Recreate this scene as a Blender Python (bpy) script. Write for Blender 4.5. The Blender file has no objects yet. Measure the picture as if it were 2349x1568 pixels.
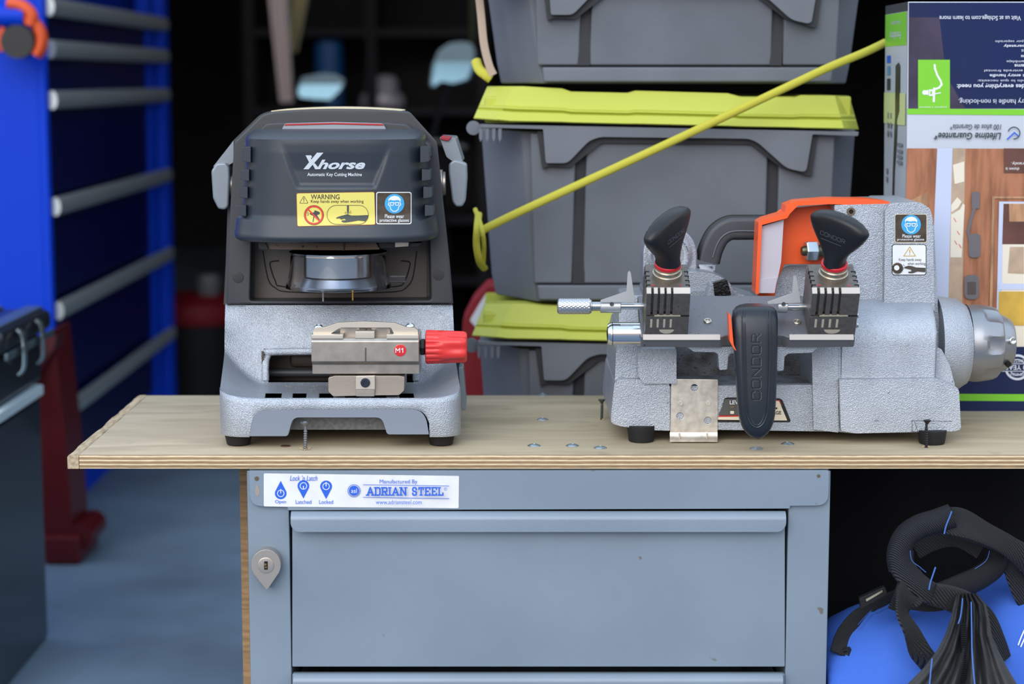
import bpy, bmesh, math, random
from mathutils import Vector, Matrix
from mathutils.bvhtree import BVHTree
random.seed(7)
SC = bpy.context.scene
COL = SC.collection
# ---------------- camera ----------------
F = 4500.0; CX = 1174.5; CY = 784.0
TH = math.atan(604.0/4500.0)          # pitched down, horizon a little below the top of the frame
D = 2.43; ZB = 0.60; ZC = ZB+0.4695   # board top, eye height
cam = bpy.data.cameras.new('camera'); camo = bpy.data.objects.new('camera', cam); COL.objects.link(camo)
camo.location = (0, -D, ZC); camo.rotation_euler = (math.pi/2-TH, 0, 0)
cam.sensor_width = 36; cam.lens = 36*F/2349.0; cam.clip_start = .05; cam.clip_end = 200
cam.dof.use_dof = True; cam.dof.focus_distance = 2.55; cam.dof.aperture_fstop = 3.2; cam.dof.aperture_blades = 9
SC.camera = camo
# ---------------- sky ----------------
wd = bpy.data.worlds.new('sky'); SC.world = wd; wd.use_nodes = True
nt = wd.node_tree; nt.nodes.clear()
o_ = nt.nodes.new('ShaderNodeOutputWorld'); bg = nt.nodes.new('ShaderNodeBackground')
tc = nt.nodes.new('ShaderNodeTexCoord'); sx = nt.nodes.new('ShaderNodeSeparateXYZ'); rp = nt.nodes.new('ShaderNodeValToRGB')
mr = nt.nodes.new('ShaderNodeMapRange'); mr.inputs[1].default_value = -1; mr.inputs[2].default_value = 1
nt.links.new(tc.outputs['Generated'], sx.inputs[0]); nt.links.new(sx.outputs[2], mr.inputs[0]); nt.links.new(mr.outputs[0], rp.inputs[0])
el = rp.color_ramp.elements
el[0].position = 0.0; el[0].color = (.16,.13,.11,1)
el[1].position = 1.0; el[1].color = (.62,.80,1.0,1)
for p_, c_ in ((.44,(.26,.20,.16,1)), (.50,(.40,.32,.26,1)), (.56,(.55,.49,.44,1)), (.63,(.95,.98,1.05,1)), (.74,(.90,1.05,1.30,1))):
    e_ = el.new(p_); e_.color = c_
nt.links.new(rp.outputs[0], bg.inputs[0]); bg.inputs[1].default_value = 1.0; nt.links.new(bg.outputs[0], o_.inputs[0])
# soft hazy sun from high behind the camera, left
sd = bpy.data.lights.new('sun', 'SUN'); sd.energy = 1.3; sd.angle = math.radians(50); sd.color = (1, .95, .88)
so = bpy.data.objects.new('sun', sd); COL.objects.link(so); so.rotation_euler = (math.radians(62), 0, math.radians(-20))
vs = SC.view_settings; vs.view_transform = 'Standard'; vs.look = 'None'; vs.gamma = 1; vs.use_curve_mapping = False
vs.exposure = 0.65
SC.cycles.use_denoising = True; SC.cycles.max_bounces = 7; SC.cycles.diffuse_bounces = 3; SC.cycles.glossy_bounces = 4
SC.cycles.transmission_bounces = 7; SC.cycles.caustics_reflective = False; SC.cycles.caustics_refractive = False
SC.cycles.sample_clamp_indirect = 4

# ---------------- geometry from the survey of the photograph ----------------
def ray(px, py):
    a = (px-CX)/F; b = (CY-py)/F
    return Vector((a, math.cos(TH)+b*math.sin(TH), -math.sin(TH)+b*math.cos(TH)))
def W(px, py, Y=0.0):
    r = ray(px, py); return Vector((0,-D,ZC)) + r*((Y+D)/r.y)
def WZ(px, py, Z):
    r = ray(px, py); return Vector((0,-D,ZC)) + r*((Z-ZC)/r.z)
def WX(px, py, X):
    r = ray(px, py); return Vector((0,-D,ZC)) + r*(X/r.x)
# ---------------- materials ----------------
def lin(c):
    return tuple(((v/255)/12.92 if v/255 <= .04045 else ((v/255+.055)/1.055)**2.4) for v in c)
MC = {}
def mat(name, c, rough=.5, metal=0, bump=0, bscale=500, var=0, vscale=30, c2=None, trans=0, spec=.5, alpha=1, coat=0, ior=1.45, kind='noise', dots=None, stretch=None, sss=0, bd=.001):
    if name in MC: return MC[name]
    m = bpy.data.materials.new(name); m.use_nodes = True; MC[name] = m
    n = m.node_tree; b = n.nodes['Principled BSDF']; L = n.links.new
    col = (*lin(c), 1)
    b.inputs['Base Color'].default_value = col; b.inputs['Roughness'].default_value = rough; b.inputs['Metallic'].default_value = metal
    b.inputs['Specular IOR Level'].default_value = spec; b.inputs['Transmission Weight'].default_value = trans
    b.inputs['Alpha'].default_value = alpha; b.inputs['Coat Weight'].default_value = coat; b.inputs['IOR'].default_value = ior
    t = n.nodes.new('ShaderNodeTexCoord'); mp = n.nodes.new('ShaderNodeMapping'); L(t.outputs['Object'], mp.inputs[0])
    if stretch: mp.inputs['Scale'].default_value = stretch
    last = None
    if var:
        nz = n.nodes.new('ShaderNodeTexNoise'); nz.inputs['Scale'].default_value = vscale; nz.inputs['Detail'].default_value = 4
        L(mp.outputs[0], nz.inputs['Vector'])
        mx = n.nodes.new('ShaderNodeMix'); mx.data_type = 'RGBA'
        d = c2 if c2 else tuple(v*(1-var) for v in c)
        mx.inputs[6].default_value = col; mx.inputs[7].default_value = (*lin(d), 1)
        mm = n.nodes.new('ShaderNodeMapRange'); mm.inputs[1].default_value = .38; mm.inputs[2].default_value = .68
        L(nz.outputs[0], mm.inputs[0]); L(mm.outputs[0], mx.inputs[0]); last = mx.outputs[2]
    if dots:   # small dark specks: (scale, threshold, colour)
        nz = n.nodes.new('ShaderNodeTexNoise'); nz.inputs['Scale'].default_value = dots[0]; nz.inputs['Detail'].default_value = 2
        L(t.outputs['Object'], nz.inputs['Vector'])
        mm = n.nodes.new('ShaderNodeMapRange'); mm.inputs[1].default_value = dots[1]; mm.inputs[2].default_value = dots[1]+.03
        L(nz.outputs[0], mm.inputs[0])
        mx = n.nodes.new('ShaderNodeMix'); mx.data_type = 'RGBA'; L(mm.outputs[0], mx.inputs[0])
        if last: L(last, mx.inputs[6])
        else: mx.inputs[6].default_value = col
        mx.inputs[7].default_value = (*lin(dots[2]), 1); last = mx.outputs[2]
    if last: L(last, b.inputs['Base Color'])
    if bump:
        if kind == 'voronoi':
            v = n.nodes.new('ShaderNodeTexVoronoi'); v.feature = 'SMOOTH_F1'; out = v.outputs['Distance']
        elif kind == 'weave':
            v = n.nodes.new('ShaderNodeTexWave'); v.bands_direction = 'DIAGONAL'; v.inputs['Distortion'].default_value = .6; out = v.outputs['Fac']
        elif kind == 'knurl':
            v = n.nodes.new('ShaderNodeTexVoronoi'); v.distance = 'MANHATTAN'; v.inputs['Randomness'].default_value = 0; out = v.outputs['Distance']
        else:
            v = n.nodes.new('ShaderNodeTexNoise'); v.inputs['Detail'].default_value = 2; out = v.outputs[0]
        v.inputs['Scale'].default_value = bscale
        L(mp.outputs[0] if kind != 'noise' else t.outputs['Object'], v.inputs['Vector'])
        bp = n.nodes.new('ShaderNodeBump'); bp.inputs['Strength'].default_value = bump; bp.inputs['Distance'].default_value = bd
        L(out, bp.inputs['Height']); L(bp.outputs[0], b.inputs['Normal'])
    return m
# ---------------- objects ----------------
ROOT = {}
def thing(name, label, cat, loc, group=None):
    o = bpy.data.objects.new(name, None); COL.objects.link(o); o.location = loc; o.empty_display_size = .05
    o['label'] = label; o['category'] = cat
    if group: o['group'] = group
    ROOT[o.name] = Vector(loc); return o
def tag(o, label, cat, group=None, kind=None):
    if label: o['label'] = label
    if cat: o['category'] = cat
    if group: o['group'] = group
    if kind: o['kind'] = kind
    return o
def link(name, me, parent=None, label=None, origin=None, wn=True, ang=38):
    """mesh data given in world coordinates; moved so that the object's origin is the thing's base"""
    o = bpy.data.objects.new(name, me); COL.objects.link(o)
    if parent is not None:
        base = ROOT[parent.name]; ROOT[o.name] = base; o.parent = parent
    elif origin is not None:
        base = Vector(origin); ROOT[o.name] = base; o.location = base
    else:
        base = Vector((0,0,0)); ROOT[o.name] = base
    me.transform(Matrix.Translation(-base))
    me.shade_smooth(); me.set_sharp_from_angle(angle=math.radians(ang))
    if wn:
        w = o.modifiers.new('wn', 'WEIGHTED_NORMAL'); w.keep_sharp = True
    if label: o['label'] = label
    return o
def copy_tree(o, loc, label=None, parent=None):
    c = o.copy(); COL.objects.link(c); c.parent = parent
    if parent is None: c.location = loc
    ROOT[c.name] = Vector(loc)
    if label: c['label'] = label
    for ch in list(o.children): copy_tree(ch, loc, None, c)
    return c
class MB:
    """collects solids into one mesh"""
    def __init__(s): s.bm = bmesh.new(); s.mats = []; s.m = 0
    def use(s, m):
        if m not in s.mats: s.mats.append(m)
        s.m = s.mats.index(m); return s
    def _take(s, fs):
        for f in fs: f.material_index = s.m
    def _bev(s, b, off, seg, amin=25):
        es = [e for e in b.edges if len(e.link_faces) == 2 and e.calc_face_angle(0) > math.radians(amin)]
        if es: bmesh.ops.bevel(b, geom=es, offset=off, segments=seg, profile=.5, affect='EDGES', clamp_overlap=True)
    def _merge(s, b):
        bmesh.ops.recalc_face_normals(b, faces=b.faces)
        for f in b.faces: f.material_index = s.m
        t = bpy.data.meshes.new('t'); b.to_mesh(t); b.free(); s.bm.from_mesh(t); bpy.data.meshes.remove(t); return s
    def prism(s, loop, vec, bev=0, seg=3, scale=1.0, amin=25):
        """loop: list of world points; extruded by vec (front face stays, back face optionally scaled)"""
        b = bmesh.new(); n = len(loop); vec = Vector(vec)
        c = sum((Vector(p) for p in loop), Vector())/n
        A = [b.verts.new(p) for p in loop]; B = [b.verts.new(c+(Vector(p)-c)*scale+vec) for p in loop]
        b.faces.new(A); b.faces.new(B[::-1])
        for i in range(n): b.faces.new((A[i], B[i], B[(i+1)%n], A[(i+1)%n]))
        bmesh.ops.recalc_face_normals(b, faces=b.faces)
        if bev: s._bev(b, bev, seg, amin)
        return s._merge(b)
    def ext(s, pts, y0, y1, bev=0, seg=3, scale=1.0, amin=25):
        return s.prism([W(x, y, y0) for x, y in pts], (0, y1-y0, 0), bev, seg, scale, amin)
    def holed(s, outer, holes, y0, y1, bev=.001, res=2):
        """front-view outline with holes, px at y0, extruded back"""
        cu = bpy.data.curves.new('c', 'CURVE'); cu.dimensions = '2D'; cu.fill_mode = 'BOTH'
        for lp in [outer]+list(holes):
            P = [W(x, y, y0) for x, y in lp]; sp = cu.splines.new('POLY'); sp.points.add(len(P)-1)
            for i, p in enumerate(P): sp.points[i].co = (p.x, p.z, 0, 1)
            sp.use_cyclic_u = True
        cu.extrude = abs(y1-y0)/2-bev; cu.bevel_depth = bev; cu.bevel_resolution = res; cu.offset = -bev
        ob = bpy.data.objects.new('c', cu); me = bpy.data.meshes.new_from_object(ob)
        bpy.data.objects.remove(ob); bpy.data.curves.remove(cu)
        b = bmesh.new(); b.from_mesh(me); bpy.data.meshes.remove(me)
        bmesh.ops.remove_doubles(b, verts=b.verts, dist=1e-6)
        ym = (y0+y1)/2
        for v in b.verts: v.co = Vector((v.co.x, ym-v.co.z, v.co.y))
        return s._merge(b)
    def box(s, a, c, bev=0, seg=2):
        (x0,y0,z0), (x1,y1,z1) = a, c
        return s.prism([(x0,y0,z0),(x1,y0,z0),(x1,y0,z1),(x0,y0,z1)], (0,y1-y0,0), bev, seg)
    def pbox(s, x0, y0, x1, y1, Y0, Y1, bev=0, seg=2):
        return s.ext([(x0,y0),(x1,y0),(x1,y1),(x0,y1)], Y0, Y1, bev, seg)
    def loft(s, secs, cap=True, closed=True, bev=0, seg=2):
        b = bmesh.new(); R = [[b.verts.new(p) for p in sc] for sc in secs]; n = len(R[0])
        for i in range(len(R)-1):
            for j in range(n if closed else n-1):
                k = (j+1) % n
                try: b.faces.new((R[i][j], R[i][k], R[i+1][k], R[i+1][j]))
                except ValueError: pass
        if cap and closed: b.faces.new(R[0]); b.faces.new(R[-1][::-1])
        if bev:
            bmesh.ops.recalc_face_normals(b, faces=b.faces); s._bev(b, bev, seg)
        return s._merge(b)
    def lathe(s, prof, o, ax=(0,0,1), seg=48, mod=None, arc=None):
        """prof: (radius, height) along ax from o; mod(angle, i)->radius factor"""
        ax = Vector(ax).normalized(); t = Vector((0,0,1)) if abs(ax.z) < .9 else Vector((1,0,0))
        u = ax.cross(t).normalized(); v = ax.cross(u); o = Vector(o)
        b = bmesh.new(); R = []
        for i, (r, h) in enumerate(prof):
            if r < 1e-7: R.append([b.verts.new(o+ax*h)]); continue
            R.append([b.verts.new(o+ax*h+(u*math.cos(k*math.tau/seg)+v*math.sin(k*math.tau/seg))*r*(mod(k*math.tau/seg, i) if mod else 1)) for k in range(seg)])
        for A, B in zip(R, R[1:]):
            for k in range(seg):
                q = (k+1) % seg
                if len(A) == 1 and len(B) == 1: continue
                if len(A) == 1: b.faces.new((A[0], B[k], B[q]))
                elif len(B) == 1: b.faces.new((A[k], A[q], B[0]))
                else: b.faces.new((A[k], A[q], B[q], B[k]))
        for E_ in (R[0], R[-1]):
            if len(E_) > 2: b.faces.new(E_)
        return s._merge(b)
    def cyl(s, p, q, r, seg=24, r2=None, bev=0):
        p = Vector(p); q = Vector(q); L_ = (q-p).length; r2 = r if r2 is None else r2
        pr = [(0,0),(r-bev,0),(r,bev),(r2,L_-bev),(r2-bev,L_),(0,L_)] if bev else [(0,0),(r,0),(r2,L_),(0,L_)]
        return s.lathe(pr, p, q-p, seg)
    def sweep(s, pts, a, b_=None, nrm=None, seg=12, closed=False, smooth=6, flat=False, twist=0):
        """elliptic (or flat strap) tube through pts; a = half width (along nrm x tangent), b_ = half thickness"""
        P = [Vector(p) for p in pts]
        if smooth: P = spline(P, smooth, closed)
        n = len(P); b_ = a if b_ is None else b_; b = bmesh.new(); R = []
        for i, p in enumerate(P):
            q0 = P[(i-1) % n] if (closed or i) else P[0]; q1 = P[(i+1) % n] if (closed or i < n-1) else P[-1]
            t = (q1-q0).normalized(); N = nrm(p) if callable(nrm) else Vector(nrm or (0,-1,0))
            sd_ = t.cross(N)
            if sd_.length < 1e-4: sd_ = t.cross(Vector((1,0,0)))
            sd_.normalize(); N = sd_.cross(t).normalized()
            f = i/max(1, n-1); aa = a(f) if callable(a) else a; bb = b_(f) if callable(b_) else b_
            tw = twist(f) if callable(twist) else twist
            sd2 = sd_*math.cos(tw)+N*math.sin(tw); N2 = N*math.cos(tw)-sd_*math.sin(tw)
            ring = []
            for k in range(seg):
                an = (k+.5)*math.tau/seg; c, sn = math.cos(an), math.sin(an)
                if flat: c = math.copysign(abs(c)**.35, c); sn = math.copysign(abs(sn)**.35, sn)
                ring.append(b.verts.new(p+sd2*aa*c+N2*bb*sn))
            R.append(ring)
        m = n if closed else n-1
        for i in range(m):
            A, B = R[i], R[(i+1) % n]
            for k in range(seg):
                q = (k+1) % seg; b.faces.new((A[k], A[q], B[q], B[k]))
        if not closed: b.faces.new(R[0]); b.faces.new(R[-1])
        return s._merge(b)
    def ball(s, c, r, sc=(1,1,1), seg=24):
        b = bmesh.new(); bmesh.ops.create_uvsphere(b, u_segments=seg, v_segments=seg//2, radius=r)
        for v in b.verts: v.co = Vector((v.co.x*sc[0], v.co.y*sc[1], v.co.z*sc[2]))+Vector(c)
        return s._merge(b)
    def add(s, name, parent=None, label=None, origin=None, wn=True, ang=38, m=None):
        me = bpy.data.meshes.new(name); s.bm.to_mesh(me); s.bm.free()
        for k in s.mats: me.materials.append(k)
        return link(name, me, parent, label, origin, wn, ang)
def new(m): return MB().use(m)
def spline(P, k, closed=False):
    n = len(P); out = []
    for i in range(n if closed else n-1):
        p0 = P[(i-1) % n] if (closed or i) else P[0]; p1 = P[i]; p2 = P[(i+1) % n]; p3 = P[(i+2) % n] if (closed or i < n-2) else P[-1]
        for j in range(k):
            t = j/k
            out.append(.5*((2*p1)+(p2-p0)*t+(2*p0-5*p1+4*p2-p3)*t*t+(3*p1-p0-3*p2+p3)*t**3))
    if not closed: out.append(P[-1].copy())
    return out
def rp(x0, y0, x1, y1, r, k=5):
    """rounded rectangle outline in px"""
    o = []
    for cx, cy, a in ((x1-r,y0+r,-90),(x1-r,y1-r,0),(x0+r,y1-r,90),(x0+r,y0+r,180)):
        for j in range(k+1):
            t = math.radians(a+90*j/k); o.append((cx+r*math.cos(t), cy+r*math.sin(t)))
    return o
def rnd(P, r, k=4):
    """round the corners of a px polygon; r one value or list"""
    o = []; n = len(P)
    for i in range(n):
        p = Vector(P[i]); a = Vector(P[i-1])-p; b = Vector(P[(i+1) % n])-p
        R = r[i] if isinstance(r, (list, tuple)) else r
        if R <= 0: o.append(tuple(p)); continue
        ra = min(R, a.length*.45); rb = min(R, b.length*.45)
        A = p+a.normalized()*ra; B = p+b.normalized()*rb
        for j in range(k+1):
            t = j/k; o.append(tuple(A*(1-t)**2+p*2*t*(1-t)+B*t*t))
    return o
def circ(x, y, r, k=28, ry=None): return [(x+r*math.cos(i*math.tau/k), y+(ry or r)*math.sin(i*math.tau/k)) for i in range(k)]
# ---------------- printed matter ----------------
STROKE = {
 'C': [[(1,.72),(1,.86),(.84,1),(.16,1),(0,.86),(0,.14),(.16,0),(.84,0),(1,.14),(1,.28)]],
 'O': [[(.16,1),(.84,1),(1,.86),(1,.14),(.84,0),(.16,0),(0,.14),(0,.86),(.16,1)]],
 'N': [[(0,0),(0,1)],[(0,1),(1,0)],[(1,0),(1,1)]],
 'D': [[(0,0),(0,1),(.8,1),(1,.82),(1,.18),(.8,0),(0,0)]],
 'R': [[(0,0),(0,1),(.85,1),(1,.88),(1,.6),(.85,.47),(0,.47)],[(.55,.47),(1,0)]],
 'A': [[(0,0),(.5,1),(1,0)],[(.2,.35),(.8,.35)]],
 'I': [[(.5,0),(.5,1)]],
 'S': [[(1,.72),(1,.85),(.8,1),(.2,1),(0,.85),(0,.65),(.2,.53),(.8,.47),(1,.35),(1,.15),(.8,0),(.2,0),(0,.15),(0,.28)]],
 'T': [[(.5,0),(.5,1)],[(0,.78),(0,1),(1,1),(1,.78)]],
 'E': [[(0,0),(0,1),(1,1),(1,.78)],[(0,0),(1,0),(1,.22)],[(0,.5),(.6,.5)]],
 'L': [[(0,1),(0,0),(1,0),(1,.28)]]}
SERIF = {'A':[(0,0),(1,0)], 'D':[(0,0),(0,1)], 'R':[(0,0),(0,1),(1,0)], 'I':[(.5,0),(.5,1)], 'N':[(0,0),(0,1),(1,1)], 'T':[(.5,0)], 'E':[(0,0),(0,1)], 'L':[(0,0),(0,1)], 'S':[]}
class Art:
    """flat printed shapes in px coordinates, laid on a surface by fn(px, py, lift)"""
    def __init__(s, fn): s.fn = fn; s.b = bmesh.new(); s.mats = []; s.k = 0; s.step = .00012
    def _m(s, m):
        if m not in s.mats: s.mats.append(m)
        return s.mats.index(m)
    def poly(s, pts, m, k=None):
        s.k += 1; z = s.k if k is None else k
        vs_ = [s.b.verts.new((x, y, z)) for x, y in pts]
        es = [s.b.edges.new((vs_[i], vs_[(i+1) % len(vs_)])) for i in range(len(vs_))]
        r = bmesh.ops.triangle_fill(s.b, edges=es, use_beauty=True)
        for f in r['geom']:
            if isinstance(f, bmesh.types.BMFace): f.material_index = s._m(m)
    def rect(s, x0, y0, x1, y1, m, r=0, k=None): s.poly(rp(x0,y0,x1,y1,r) if r else [(x0,y0),(x1,y0),(x1,y1),(x0,y1)], m, k)
    def line(s, P, t, m, closed=False, k=None):
        s.k += 1; z = s.k if k is None else k
        P = [Vector((p[0], p[1])) for p in P]
        if closed: P = P+[P[0]]
        mi = s._m(m)
        for j, (a, b) in enumerate(zip(P, P[1:])):
            d = b-a
            if d.length < 1e-6: continue
            d.normalize(); n = Vector((-d.y, d.x))*t/2; e = d*t*.42
            q = [a-e+n, b+e+n, b+e-n, a-e-n]
            f = s.b.faces.new([s.b.verts.new((v.x, v.y, z+j*.01)) for v in q]); f.material_index = mi
    def ring(s, x, y, r, t, m): s.line(circ(x, y, r, 40), t, m, True)
    def text(s, st, x0, y0, x1, y1, m, rot=0, shear=0, bold=0):
        """fit a line of type into the px box"""
        s.k += 1
        cu = bpy.data.curves.new('t', 'FONT'); cu.body = st; cu.shear = shear; cu.offset = bold; cu.resolution_u = 3; cu.fill_mode = 'FRONT'
        ob = bpy.data.objects.new('t', cu); me = bpy.data.meshes.new_from_object(ob)
        bpy.data.objects.remove(ob); bpy.data.curves.remove(cu)
        V = [(v.co.x, v.co.y) for v in me.vertices]
        if not V: return
        a0 = min(v[0] for v in V); a1 = max(v[0] for v in V); b0 = min(v[1] for v in V); b1 = max(v[1] for v in V)
        mi = s._m(m); out = []
        for x, y in V:
            u = (x-a0)/(a1-a0); v = (y-b0)/(b1-b0)
            if rot == 0: q = (x0+u*(x1-x0), y1-v*(y1-y0))
            elif rot == 180: q = (x1-u*(x1-x0), y0+v*(y1-y0))
            elif rot == 90: q = (x1-(1-v)*(x1-x0), y1-u*(y1-y0))      # reads upwards
            out.append(s.b.verts.new((*q, s.k)))
        for p in me.polygons:
            try: f = s.b.faces.new([out[i] for i in p.vertices]); f.material_index = mi
            except ValueError: pass
        bpy.data.meshes.remove(me)
    def strokes(s, st, x0, y0, x1, y1, t, m, gap=.35, rot=0, serif=False, w=None):
        n = len(st); wl = [w.get(c, 1) if w else 1 for c in st]; tot = sum(wl)+gap*(n-1); u = 0
        for c, wc in zip(st, wl):
            if c in STROKE:
                def P(a, b):
                    q = (u+a*wc)/tot
                    return (x0+q*(x1-x0), y1-b*(y1-y0)) if rot == 0 else (x0+(1-b)*(x1-x0), y1-q*(y1-y0))
                for ln in STROKE[c]: s.line([P(*p) for p in ln], t, m)
                if serif:
                    hw = t*.95
                    for a, b in SERIF.get(c, []):
                        q = P(a, b); yy = q[1]
                        s.line([(q[0]-hw, yy), (q[0]+hw, yy)], t*.8, m)
            u += wc+gap
    def add(s, name, parent, cut=0, label=None):
        if cut:
            xs = [v.co.x for v in s.b.verts]; x = min(xs)+cut
            while x < max(xs):
                bmesh.ops.bisect_plane(s.b, geom=s.b.verts[:]+s.b.edges[:]+s.b.faces[:], plane_co=(x,0,0), plane_no=(1,0,0)); x += cut
            ys = [v.co.y for v in s.b.verts]; y = min(ys)+cut
            while y < max(ys):
                bmesh.ops.bisect_plane(s.b, geom=s.b.verts[:]+s.b.edges[:]+s.b.faces[:], plane_co=(0,y,0), plane_no=(0,1,0)); y += cut
        for v in s.b.verts: v.co = s.fn(v.co.x, v.co.y, .0003+v.co.z*s.step)
        # face the outside
        bmesh.ops.recalc_face_normals(s.b, faces=s.b.faces)
        me = bpy.data.meshes.new(name); s.b.to_mesh(me); s.b.free()
        for k in s.mats: me.materials.append(k)
        return link(name, me, parent, label, wn=False)
def onY(Y): return lambda x, y, l: W(x, y, Y-l)
# ---------------- palette ----------------
INK = mat('ink_black', (28,27,26), .6); WHITE = mat('print_white', (225,227,230), .5); BLUEINK = mat('print_blue', (40,95,205), .5)
YEL = mat('print_yellow', (216,204,104), .5); RED = mat('print_red', (214,52,44), .5); CYAN = mat('print_cyan', (60,160,214), .5)
SILV = mat('hammered_silver', (178,184,193), .31, .6, bump=1.0, bd=.0013, bscale=820, var=.07, vscale=25, dots=(260,.76,(60,60,62)))
SILS = mat('cast_silver', (160,166,175), .36, .55, bump=.6, bscale=700, var=.1, vscale=18, dots=(260,.75,(50,50,52)))
DARKP = mat('dark_grey_plastic', (58,60,64), .45, 0, bump=.12, bscale=1500)
HEADP = mat('blue_grey_plastic', (43,50,59), .36, 0, bump=.15, bscale=1400)
STEEL = mat('ground_steel', (172,164,155), .35, .85, bump=.05, bscale=900, var=.08, vscale=60)
STEELD = mat('dark_steel', (104,98,93), .42, .7, var=.12, vscale=90, dots=(330,.66,(45,42,40)), bump=.1, bscale=900)
CHROME = mat('chrome', (215,216,220), .07, 1)
BLK = mat('black_plastic', (22,23,26), .42, bump=.1, bscale=1200); RUB = mat('black_rubber', (20,20,21), .7)
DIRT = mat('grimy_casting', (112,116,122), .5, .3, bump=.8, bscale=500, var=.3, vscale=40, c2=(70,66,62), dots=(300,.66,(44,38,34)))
DARK = mat('dark_void', (9,9,11), .8)
# ---------------- setting ----------------
GZ = 0.0
def struct(o, n=None): o['kind'] = 'structure'; return o
CONC = mat('concrete_floor', (100,120,139), .75, var=.22, vscale=2.2, bump=.3, bscale=60)
b = new(CONC).box((-14,-16,-.1),(14,11,0)); struct(b.add('floor', wn=False))
GW = mat('garage_wall', (26,27,30), .9, var=.3, vscale=3)
b = new(GW).box((-4.2,10.0,0),(6,10.15,3.2)); struct(b.add('wall_back', wn=False))
b = new(GW).box((-4.35,2.9,0),(-4.2,10.15,3.2)); struct(b.add('wall_left', wn=False))
b = new(GW).box((3.6,1.9,0),(3.75,10.15,3.2)); struct(b.add('wall_right', wn=False))
b = new(GW).box((-4.35,2.25,2.3),(6,10.15,2.45)); struct(b.add('ceiling', wn=False))
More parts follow.
